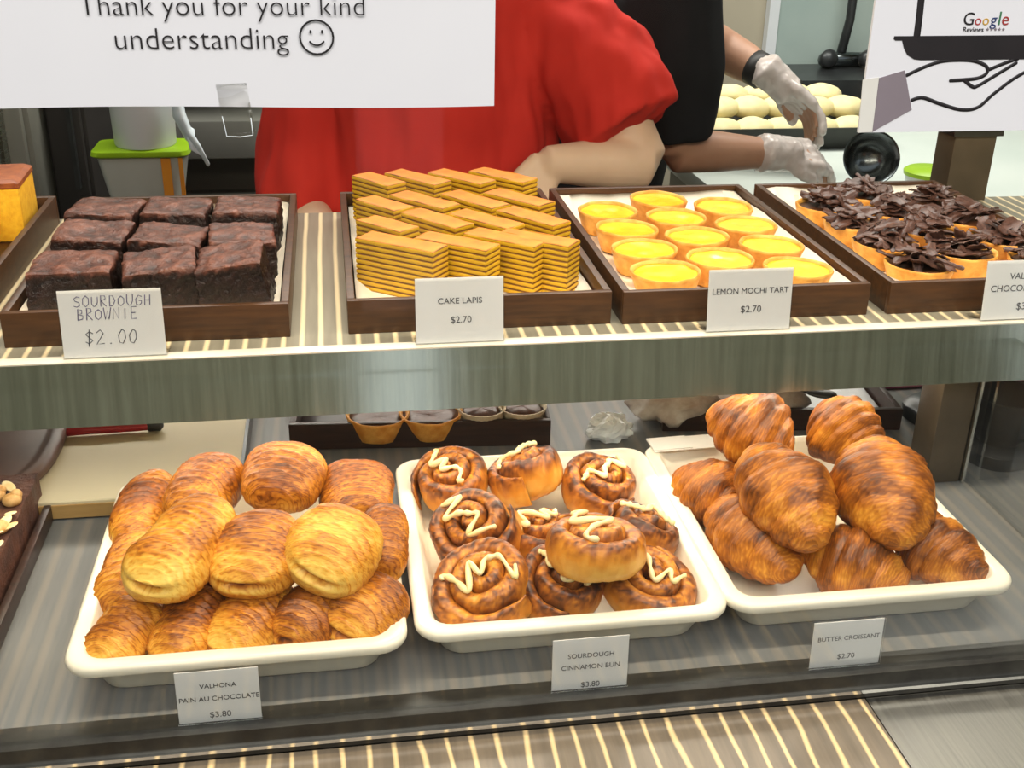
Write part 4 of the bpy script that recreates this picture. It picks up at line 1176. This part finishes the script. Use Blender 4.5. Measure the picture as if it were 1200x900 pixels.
# dough pan
dp = empty('dough_pan', (.745, 1.47, .016), R_(0), 'dark pan heaped with pale dough pieces behind the kneading hands', 'pan')
mb = MB(); mb.loft([rrect(.24, .14, .03, 0, cx=.22, cy=.12), rrect(.26, .16, .03, .05, cx=.22, cy=.12), rrect(.255, .155, .03, .05, cx=.22, cy=.12), rrect(.235, .135, .03, .008, cx=.22, cy=.12)]); mb.build('pan_body', M['dark_pan'], dp, True, 50)
rg = random.Random(3)
k = 0
dn = [(i, j) for j in range(3) for i in range(6)]
for i, j in dn:
    c = Vector((.745 + .03 + i * .076 + (j % 2) * .02, 1.49 + j * .085, .054 + .008 * (j % 2) + .022 * j))
    mb = MB(); mb.ell((0, 0, 0), (.048, .044, .026), 18, 10)
    mb.v = [tuple(Vector(p) * (1 + .12 * noise.noise(Vector(p) * 30 + Vector((i, j, 0))))) for p in mb.v]
    o = mb.build('dough_piece', M['dough']); o.location = c
    tag(o, 'pale raw dough piece in the dark pan, %s, %s' % (['front row', 'middle row', 'back row'][j], ['leftmost', 'second from left', 'third from left', 'fourth from left', 'fifth from left', 'rightmost'][i]), 'dough', 'dough pieces in the dark pan')
# mixing bowl, tipped on its side
p = at_y(1020, 186, 1.06)
mb = MB(); mb.lathe([(.0002, -.04), (.02, -.04), (.042, -.022), (.050, .01), (.052, .012), (.0485, .011), (.040, -.02), (.018, -.037), (.0002, -.037)], 36)
o = mb.build('mixing_bowl', M['bowl'], smooth=True, angle=60); o.location = (p.x, p.y, max(p.z, .070)); o.rotation_euler = (R_(68), 0, R_(-18))
tag(o, 'dark steel mixing bowl tipped up behind the chocolate tarts', 'bowl')
# tub with a green lid
p = at_y(1100, 205, 1.05)
tb = empty('food_tub', (p.x, 1.08, .0155), 0, 'pale food tub with a lime green lid behind the chocolate tarts', 'tub')
mb = MB(); mb.lathe([(.0002, 0), (.040, 0), (.047, .032), (.0002, .032)], 28); mb.build('tub_body', M['white_plastic'], tb, True, 50)
mb = MB(); mb.lathe([(.0002, .0325), (.050, .0325), (.051, .04), (.044, .045), (.0002, .047)], 28); mb.build('tub_lid', M['green'], tb, True, 50)
# orange thing beyond post
p = at_y(1187, 248, .62)
ob = empty('orange_container', (p.x + .02, .62, p.z - .05), 0, 'small round orange container beyond the brown upper post', 'container')
mb = MB(); mb.lathe([(.0002, 0), (.030, 0), (.036, .02), (.036, .05), (.0002, .05)], 28); mb.build('container_body', M['orange_ball'], ob, True, 50)
mb = MB(); mb.lathe([(.0002, .0502), (.037, .0502), (.036, .058), (.02, .063), (.0002, .064)], 28); mb.build('container_lid', M['orange_ball'], ob, True, 50)
st_ = empty('steel_stand', (p.x + .02, .62, FLOOR), 0, 'grey stand beside the case holding the orange container', 'stand')
zt = ob.location.z - FLOOR
mb = MB(); mb.box(-.10, .25, -.1, .12, zt - .03, zt - .0005); mb.build('stand_top', M['grey_wall'], st_, False)
for a_, b_ in ((-.08, -.08), (.23, -.08), (-.08, .10), (.23, .10)):
    mb = MB(); mb.box(a_ - .012, a_ + .012, b_ - .012, b_ + .012, 0, zt - .031); mb.build('leg', M['steel_dark'], st_, False)
# blue-grey apron hanging at the right
p = at_y(1190, 170, 1.6)
# wall panel, pipe, tap, shelf
wp = empty('wall_panel', (0, 2.37, .0), 0, 'pale green-grey smooth panel on the kitchen back wall', 'panel')
a, b = at_y(905, 85, 2.37), at_y(1130, 85, 2.37)
mb = MB(); mb.box(a.x, b.x + .5, 0, .028, a.z - .05, 1.1); mb.build('panel_sheet', M['panel'], wp, False)
mb = MB(); mb.box(a.x - .03, a.x, -.004, .028, a.z - .05, 1.1); mb.build('panel_edge', M['white_plastic'], wp, False)
p = at_y(990, 66, 2.30)
tap = empty('wall_tap', (p.x, 2.33, p.z), 0, 'dark tap with a tall hose on the pale wall panel', 'tap')
mb = MB(); mb.tube([(0, 0, 0), (.01, -.01, .10), (.005, -.02, .30), (-.02, -.03, .55)], [.014, .013, .013, .013], 12); mb.build('hose', M['dark_metal'], tap)
mb = MB(); mb.tube([(-.06, -.02, -.01), (.06, -.02, -.012)], .022, 14); mb.build('tap_body', M['bowl'], tap)
for s in (-1, 1):
    mb = MB(); mb.tube([(s * .06, -.03, -.01), (s * .062, -.065, .0)], [.022, .026], 12); mb.build('tap_handle', M['dark_metal'], tap)
p = at_y(960, 90, 2.2)
ws = empty('sink_ledge', (p.x, 2.2, p.z), 0, 'dark sink ledge below the wall tap', 'sink')
mb = MB(); mb.box(-.10, .60, -.12, .165, -.05, .01); mb.build('ledge_top', M['dark_metal'], ws, False)
mb = MB(); mb.box(-.08, .58, -.10, .165, FLOOR - p.z, -.051); mb.build('sink_body', M['grey_wall'], ws, False)

# left side of the kitchen
lc = empty('low_counter', (0, 0, FLOOR), 0, 'grey low counter behind the brownies, carrying the lidded box', 'counter')
ZLC = -.065
part('counter_top', M['steel_dark'], lc, (-.525, -.05, 1.20, 1.49, ZLC - .03, ZLC), bev=.003)
part('counter_cabinet', M['grey_wall'], lc, (-.515, -.07, 1.22, 1.48, FLOOR, ZLC - .031))
yb = 1.40
xa, xb = at_y(108, 185, yb - .08).x, at_y(214, 185, yb - .08).x
cb = empty('storage_box', ((xa + xb) / 2, yb, ZLC + .0005), 0, 'clear storage box with a lime green lid behind the brownies', 'box')
hw_ = (xb - xa) / 2; zl = at_y(160, 186, yb - .06).z - ZLC
mb = MB(); mb.loft([rrect(hw_ - .02, .046, .015, 0), rrect(hw_, .052, .015, zl), rrect(hw_ - .004, .048, .013, zl), rrect(hw_ - .024, .042, .013, .006)]); mb.build('box_body', M['clear_box'], cb, True, 50)
mb = MB(); mb.loft([rrect(hw_ + .006, .059, .018, zl + .0005), rrect(hw_ + .010, .062, .018, zl + .004), rrect(hw_ + .008, .061, .018, zl + .012), rrect(hw_ - .01, .05, .015, zl + .015)]); mb.build('box_lid', M['green'], cb, True, 50)
mb = MB(); mb.box(hw_ - .045, hw_ - .027, -.0565, -.0525, .01, zl - .002); mb.build('orange_strip', M['orange'], cb, False)
mb = MB(); mb.box(hw_ - .012, hw_ - .004, -.0565, -.0525, .01, zl - .002); mb.build('orange_strip', M['orange'], cb, False)
xa, xb = at_y(126, 160, yb - .05).x, at_y(204, 160, yb - .05).x
rb = (xb - xa) / 2
zt = ZLC + zl + .0158
pl = empty('white_bucket', ((xa + xb) / 2, yb, zt), 0, 'white round bucket standing on the green box lid', 'bucket')
mb = MB(); mb.lathe([(.0002, 0), (rb * .92, 0), (rb * .95, .004), (rb * 1.03, .19), (rb * 1.0, .19), (rb * .92, .008), (.0002, .008)], 36); mb.build('bucket_body', M['white_plastic'], pl, True, 60)
mb = MB(); mb.lathe([(rb * 1.02, .17), (rb * 1.07, .172), (rb * 1.07, .182), (rb * 1.02, .184)], 36); mb.build('bucket_rim', M['white_plastic'], pl, True, 60)
# carrier bag hanging down
p0 = at_y(205, 110, 1.33)
bg = empty('carrier_bag', tuple(p0), 0, 'white plastic bag trailing down beside the white bucket', 'plastic bag')
path = [at_y(206, 108, 1.33), at_y(210, 135, 1.33), at_y(222, 160, 1.31), at_y(233, 172, 1.30), at_y(244, 192, 1.30)]
mb = MB(); mb.tube([q - p0 for q in path], [.020, .024, .018, .009, .006], 14, True, .5)
mb.v = [tuple(Vector(q) * (1) + Vector((0, .006 * nz(q, 60), .004 * nz(q, 90, 3)))) for q in mb.v]; mb.build('bag_body', M['bag_white'], bg)
path = [at_y(222, 152, 1.31), at_y(226, 174, 1.30), at_y(237, 181, 1.30)]
mb = MB(); mb.tube([q - p0 for q in path], [.010, .006, .004], 10, True, .5); mb.build('bag_handle', M['bag_white'], bg)
# tall dark unit and grey cabinet on the left, grey rack in the middle
dc = empty('tall_dark_cabinet', (0, 0, FLOOR), 0, 'tall near-black cabinet at the far left behind the yellow cake', 'cabinet')
a, b = at_y(56, 180, 1.5).x, at_y(104, 180, 1.5).x
part('cabinet_body', M['dark_cab'], dc, (a, b, 1.52, 2.0, FLOOR, .9), bev=.004)
part('cabinet_door', M['dark_cab'], dc, (a + .008, b - .008, 1.50, 1.518, FLOOR + .05, .88), bev=.003)
part('door_handle', M['dark_metal'], dc, (b - .03, b - .022, 1.48, 1.499, -.05, .12))
gc = empty('grey_fridge', (0, 0, FLOOR), 0, 'pale grey upright cabinet at the left picture edge', 'cabinet')
part('fridge_body', M['grey_wall'], gc, (a - .75, a - .005, 1.42, 2.0, FLOOR, .9), bev=.006)
part('fridge_door', M['grey_wall'], gc, (a - .74, a - .015, 1.395, 1.418, FLOOR + .06, .89), bev=.004)
part('door_handle', M['steel'], gc, (a - .06, a - .045, 1.36, 1.394, 0, .3), bev=.003)
gr = empty('steel_shelving', (0, 0, FLOOR), 0, 'grey steel shelving unit between the bucket and the red shirt', 'shelving')
a, b = at_y(210, 180, 1.85).x, at_y(335, 180, 1.85).x
z1 = at_y(270, 186, 1.85).z
part('back_panel', M['grey_wall'], gr, (a - .12, b + .1, 2.1, 2.13, FLOOR, .9))
part('shelf_board', M['grey_wall'], gr, (a - .12, b + .1, 1.85, 2.1, z1, z1 + .09), bev=.003)
part('shelf_board', M['grey_wall'], gr, (a - .12, b + .1, 1.85, 2.1, z1 - .32, z1 - .14), bev=.003)
part('shelf_board', M['grey_wall'], gr, (a - .12, b + .1, 1.85, 2.1, z1 + .38, z1 + .42), bev=.003)
part('upright', M['white_plastic'], gr, (b + .07, b + .10, 1.84, 1.87, FLOOR, .9))

# ------------------------------------------------------------------ people
def hand(mb, wrist, fwd, palm_n, side, k=1.0, curl=.5):
    """palm and five fingers; fwd towards the fingers, palm_n out of the palm, side = +1/-1 for the thumb's side"""
    fwd = Vector(fwd).normalized(); n = Vector(palm_n); n = (n - fwd * n.dot(fwd)).normalized(); s = fwd.cross(n) * side
    W = Vector(wrist)
    mb.tube([W - fwd * .01, W + fwd * .03 * k, W + fwd * .075 * k], [.024 * k, .030 * k, .034 * k], 14, True, .55) if False else None
    for q in range(4):
        o = (q - 1.5) * .017 * k
        mb.tube([W + s * o * .6, W + fwd * .04 * k + s * o, W + fwd * .085 * k + s * o * 1.1], [.014 * k, .0135 * k, .0115 * k], 10)
        ln = [.068, .078, .072, .055][::-1][q] * k if side > 0 else [.068, .078, .072, .055][::-1][q] * k
        p = W + fwd * .085 * k + s * o * 1.1; d = fwd.copy(); pts = [p]
        for j, fr in enumerate((.42, .33, .25)):
            d = (d * math.cos(curl * .8) + n * math.sin(curl * .8)).normalized()
            p = p + d * ln * fr; pts.append(p)
        mb.tube(pts, [.0095 * k, .0088 * k, .008 * k, .007 * k], 10)
    t0 = W + fwd * .022 * k + s * .024 * k
    mb.tube([t0 - s * .012 * k, t0 + s * .012 * k + fwd * .022 * k + n * .008, t0 + s * .020 * k + fwd * .048 * k + n * .016, t0 + s * .016 * k + fwd * .068 * k + n * .024], [.014 * k, .0125 * k, .0105 * k, .008 * k], 10)

def head(mb, base, face, k=1.0):
    """skull, jaw, nose, ears and neck; base = neck root, face = horizontal facing direction"""
    f = Vector(face).normalized(); r = Vector((f.y, -f.x, 0)); B = Vector(base); u = Vector((0, 0, 1))
    Mx = Matrix((r, f, u)).transposed()
    c = B + u * .20 + f * .02
    mb.tube([B - u * .04, B + u * .05 + f * .005, B + u * .12 + f * .012], [.062, .054, .052], 18)
    mb.ell(c + u * .025 - f * .008, (.076, .095, .098), 24, 16, Mx)
    mb.ell(c - u * .050 + f * .028, (.056, .062, .062), 20, 12, Mx)
    mb.ell(c - u * .092 + f * .058, (.024, .022, .020), 14, 10, Mx)
    mb.tube([c + u * .012 + f * .088, c - u * .016 + f * .104, c - u * .026 + f * .100], [.009, .013, .013], 10)
    for s in (-1, 1):
        mb.ell(c + r * s * .080 - u * .012 - f * .010, (.009, .020, .031), 12, 10, Mx)
        mb.ell(c + r * s * .034 + u * .024 + f * .076, (.022, .012, .008), 12, 8, Mx)
    return c, f, r, u, Mx

def face_parts(root, c, f, r, u, Mx, hairbun=True):
    for s in (-1, 1):
        mb = MB(); mb.ell(c + r * s * .032 + u * .006 + f * .0795, (.013, .009, .0075), 14, 10, Mx); e = mb.build('eye', M['eye'], root)
        mb = MB(); mb.ell(c + r * s * .032 + u * .006 + f * .0870, (.0055, .003, .0055), 12, 8, Mx); mb.build('iris', M['iris'], e)
        mb = MB(); mb.tube([c + r * s * .016 + u * .024 + f * .090, c + r * s * .034 + u * .029 + f * .086, c + r * s * .050 + u * .022 + f * .074], .0032, 6); mb.build('eyebrow', M['hair'], root)
    mb = MB(); mb.ell(c - u * .058 + f * .0865, (.023, .007, .007), 16, 8, Mx); mb.build('mouth', M['lips'], root)
    mb = MB()
    mb.ell(c + u * .040 - f * .020, (.084, .098, .094), 28, 16, Mx)
    if hairbun: mb.ell(c + u * .05 - f * .115, (.04, .04, .04), 16, 10, Mx)
    mb.ell(c - u * .02 - f * .045, (.080, .066, .085), 20, 12, Mx)
    o = mb.build('hair', M['hair'], root); remesh(o, .006, 3)

def folds(o, amp, sc, seed):
    me = o.data; n = len(me.vertices)
    co_ = np.empty(n * 3); me.vertices.foreach_get('co', co_); co_ = co_.reshape(-1, 3)
    no = np.empty(n * 3); me.vertex_normals.foreach_get('vector', no); no = no.reshape(-1, 3)
    k = np.array([noise.noise(Vector((p[0] * sc, p[1] * sc, p[2] * sc * .28 + seed))) + .5 * noise.noise(Vector((p[0] * sc * 2.2, p[1] * sc * 2.2, p[2] * sc * .7 + seed))) for p in co_])
    me.vertices.foreach_set('co', (co_ + no * (amp * k)[:, None]).ravel()); me.update()

def torso_loft(mb, secs, f, r):
    """secs: (centre, half width, half depth)"""
    loops = []
    for c, a, b in secs:
        loops.append([Vector(c) + r * (a * sgnpow(math.cos(t), .8)) + f * (b * sgnpow(math.sin(t), .9)) for t in [2 * math.pi * i / 28 for i in range(28)]])
    mb.loft(loops)

# --- worker in red, facing the case, one forearm laid across behind the cakes
YR = .90
f = Vector((0, -1, 0)); r = Vector((1, 0, 0))
CX = .125
red = empty('person', (CX, YR, FLOOR), 0, 'person in a red t-shirt standing behind the layer cakes, forearm bent inward', 'person')
off = Vector((CX, YR, FLOOR))
def rel(p): return Vector(p) - off
elb = at_y(752, 182, .775); wri = at_y(640, 192, .735); elb.z -= .012
shR = Vector((CX + .185, YR, .400)); shL = Vector((CX - .115, YR, .400))
elL = at_y(338, 190, .86); elL = Vector((-.062, .86, .075)); wrL = Vector((-.005, .72, .050))
body = MB()
torso_loft(body, [(rel((CX + .03, YR, z)), a, b) for z, a, b in ((-.05, .14, .10), (.05, .14, .105), (.15, .135, .10), (.25, .14, .105), (.35, .155, .105), (.43, .14, .085), (.47, .09, .06))], f, r)
for sx in (-1, 1):
    body.tube([rel((CX + sx * .085, YR, -.03)), rel((CX + sx * .09, YR - .01, -.25)), rel((CX + sx * .095, YR, -.47)), rel((CX + sx * .095, YR + .01, -.70)), rel((CX + sx * .095, YR + .02, FLOOR + .07))], [.095, .085, .058, .055, .04], 18)
    body.tube([rel((CX + sx * .095, YR + .04, FLOOR + .045)), rel((CX + sx * .10, YR - .05, FLOOR + .040)), rel((CX + sx * .105, YR - .14, FLOOR + .032))], [.038, .036, .030], 14)
hc = head(body, rel((CX, YR, .455)), f)
body.tube([rel(shR), rel((shR + elb) / 2 + Vector((.02, 0, 0))), rel(elb)], [.058, .052, .043], 18)
body.tube([rel(elb), rel(elb.lerp(wri, .35)), rel(elb.lerp(wri, .7)), rel(wri)], [.043, .041, .033, .027], 18)
hand(body, rel(wri), (-.55, -.35, -.75), (-.2, .5, -.6), 1, .95, .35)
body.tube([rel(shL), rel((shL + elL) / 2), rel(elL)], [.058, .050, .042], 18)
body.tube([rel(elL), rel(elL.lerp(wrL, .4)), rel(wrL)], [.042, .038, .027], 18)
hand(body, rel(wrL), (.6, -.5, -.5), (.2, .2, -.9), -1, .95, .4)
o = body.build('body', M['skin'], red); remesh(o, .0048, 4)
face_parts(red, *hc)
sh = MB()
torso_loft(sh, [(rel((CX + .022 * (z < .3) + .020, YR, z)), a, b) for z, a, b in ((-.14, .188, .145), (0, .188, .14), (.12, .188, .138), (.22, .186, .136), (.32, .182, .132), (.40, .180, .115), (.45, .13, .085), (.468, .075, .07))], f, r)
hem1 = shR.lerp(elb, .80) + Vector((.012, -.005, 0)); hem0 = shL.lerp(elL, .99)
sh.tube([rel(shR + Vector((-.06, 0, .01))), rel(shR + Vector((.015, -.01, -.03))), rel(shR.lerp(elb, .45) + Vector((.022, 0, .0))), rel(hem1)], [.075, .080, .092, .092], 22, False)
sh.tube([rel(shL + Vector((.06, 0, .01))), rel(shL + Vector((-.015, 0, -.03))), rel(shL.lerp(elL, .5)), rel(hem0)], [.068, .072, .070, .070], 22, False)
o = sh.build('t_shirt', M['red_shirt'], red); remesh(o, .006, 5); folds(o, .014, 18, 3)
tr_ = MB()
for sx in (-1, 1):
    tr_.tube([rel((CX + sx * .06, YR, -.02)), rel((CX + sx * .092, YR - .01, -.25)), rel((CX + sx * .097, YR, -.47)), rel((CX + sx * .097, YR + .01, -.70)), rel((CX + sx * .097, YR + .02, FLOOR + .085))], [.118, .102, .078, .072, .066], 20)
o = tr_.build('trousers', M['trousers'], red); remesh(o, .008, 4)
for sx in (-1, 1):
    mb = MB(); mb.tube([rel((CX + sx * .095, YR + .045, FLOOR + .046)), rel((CX + sx * .10, YR - .05, FLOOR + .046)), rel((CX + sx * .105, YR - .15, FLOOR + .038))], [.046, .045, .038], 16); o = mb.build('shoe', M['dark_cab'], red)

# --- worker in black, turned to the bench at the right, both gloved hands kneading
f2 = Vector((.93, .22, 0)).normalized(); r2 = Vector((f2.y, -f2.x, 0))
BX, BY = .47, 1.20
blk = empty('person', (BX, BY, FLOOR), 0, 'person in a black t-shirt kneading with gloved hands at the bench', 'person')
off = Vector((BX, BY, FLOOR))
elN = at_y(792, 176, 1.02); wrN = at_y(908, 180, 1.04)
elF = at_y(850, 60, 1.38); wrF = at_y(908, 92, 1.28)
body = MB()
lean = f2 * .06
cen = lambda z: Vector((BX, BY, z)) + lean * max(0, (z + .05) / .45)
torso_loft(body, [(rel(cen(z)), a, b) for z, a, b in ((-.05, .15, .10), (.05, .16, .105), (.15, .155, .10), (.25, .165, .105), (.35, .175, .105), (.43, .16, .085), (.47, .09, .06))], f2, r2)
for sx in (-1, 1):
    q = r2 * sx * .09
    body.tube([rel(Vector((BX, BY, z)) + q * a_) for z, a_ in ((-.03, .95), (-.25, 1), (-.47, 1.05), (-.70, 1.05), (FLOOR + .07, 1.05))], [.095, .085, .058, .055, .04], 18)
    body.tube([rel(Vector((BX, BY, FLOOR + .045)) + q * 1.05 - f2 * .03), rel(Vector((BX, BY, FLOOR + .04)) + q * 1.1 + f2 * .06), rel(Vector((BX, BY, FLOOR + .032)) + q * 1.1 + f2 * .15)], [.038, .036, .030], 14)
hc = head(body, rel(cen(.455) + f2 * .01), f2)
sN = cen(.40) + r2 * .185; sF = cen(.40) - r2 * .185
body.tube([rel(sN), rel((sN + elN) / 2), rel(elN)], [.056, .050, .041], 18)
body.tube([rel(elN), rel(elN.lerp(wrN, .4)), rel(wrN)], [.041, .037, .026], 18)
body.tube([rel(sF), rel((sF + elF) / 2), rel(elF)], [.056, .050, .043], 18)
body.tube([rel(elF), rel(elF.lerp(wrF, .4)), rel(wrF)], [.043, .039, .027], 18)
hdN = ((.9, .25, -.12), (.1, .5, -.8)); hdF = ((.75, -.25, -.62), (-.3, -.3, -.7))
hand(body, rel(wrN), *hdN, -1, .95, .55)
hand(body, rel(wrF), *hdF, 1, .95, .45)
o = body.build('body', M['skin_tan'], blk); remesh(o, .0048, 4)
face_parts(blk, *hc, hairbun=False)
for wr, hd, sd, cu in ((wrN, hdN, -1, .55), (wrF, hdF, 1, .45)):
    mb = MB(); hand(mb, rel(wr), *hd, sd, 1.08, cu); fw = Vector(hd[0]).normalized()
    mb.tube([rel(wr - fw * .03), rel(wr + fw * .01), rel(wr + fw * .04)], [.036, .032, .033], 14)
    o = mb.build('plastic_glove', M['glove'], blk); remesh(o, .004, 2); folds(o, .003, 60, 2)
fw = (wrF - elF).normalized()
mb = MB(); mb.tube([rel(wrF - fw * .055), rel(wrF - fw * .03)], .036, 18); mb.build('watch', M['strap'], blk)
sh = MB()
torso_loft(sh, [(rel(cen(z)), a, b) for z, a, b in ((-.14, .18, .145), (0, .18, .135), (.12, .18, .130), (.22, .185, .132), (.32, .19, .130), (.40, .19, .115), (.45, .13, .085), (.468, .075, .07))], f2, r2)
sh.tube([rel(sN - r2 * .06), rel(sN + r2 * .01 - Vector((0, 0, .02))), rel(sN.lerp(elN, .5)), rel(sN.lerp(elN, .92))], [.075, .092, .092, .066], 22, False)
sh.tube([rel(sF + r2 * .06), rel(sF - r2 * .01 - Vector((0, 0, .02))), rel(sF.lerp(elF, .5)), rel(sF.lerp(elF, .78))], [.075, .088, .085, .075], 22, False)
o = sh.build('t_shirt', M['black_shirt'], blk); remesh(o, .006, 5); folds(o, .008, 14, 7)
tr_ = MB()
for sx in (-1, 1):
    q = r2 * sx * .09
    tr_.tube([rel(Vector((BX, BY, z)) + q * a_) for z, a_ in ((-.02, .7), (-.25, 1), (-.47, 1.07), (-.70, 1.07), (FLOOR + .085, 1.07))], [.116, .102, .078, .072, .066], 20)
o = tr_.build('trousers', M['trousers'], blk); remesh(o, .008, 4)
for sx in (-1, 1):
    q = r2 * sx * .098
    mb = MB(); mb.tube([rel(Vector((BX, BY, FLOOR + .046)) + q - f2 * .035), rel(Vector((BX, BY, FLOOR + .046)) + q + f2 * .06), rel(Vector((BX, BY, FLOOR + .038)) + q + f2 * .16)], [.046, .045, .038], 16); mb.build('shoe', M['dark_cab'], blk)
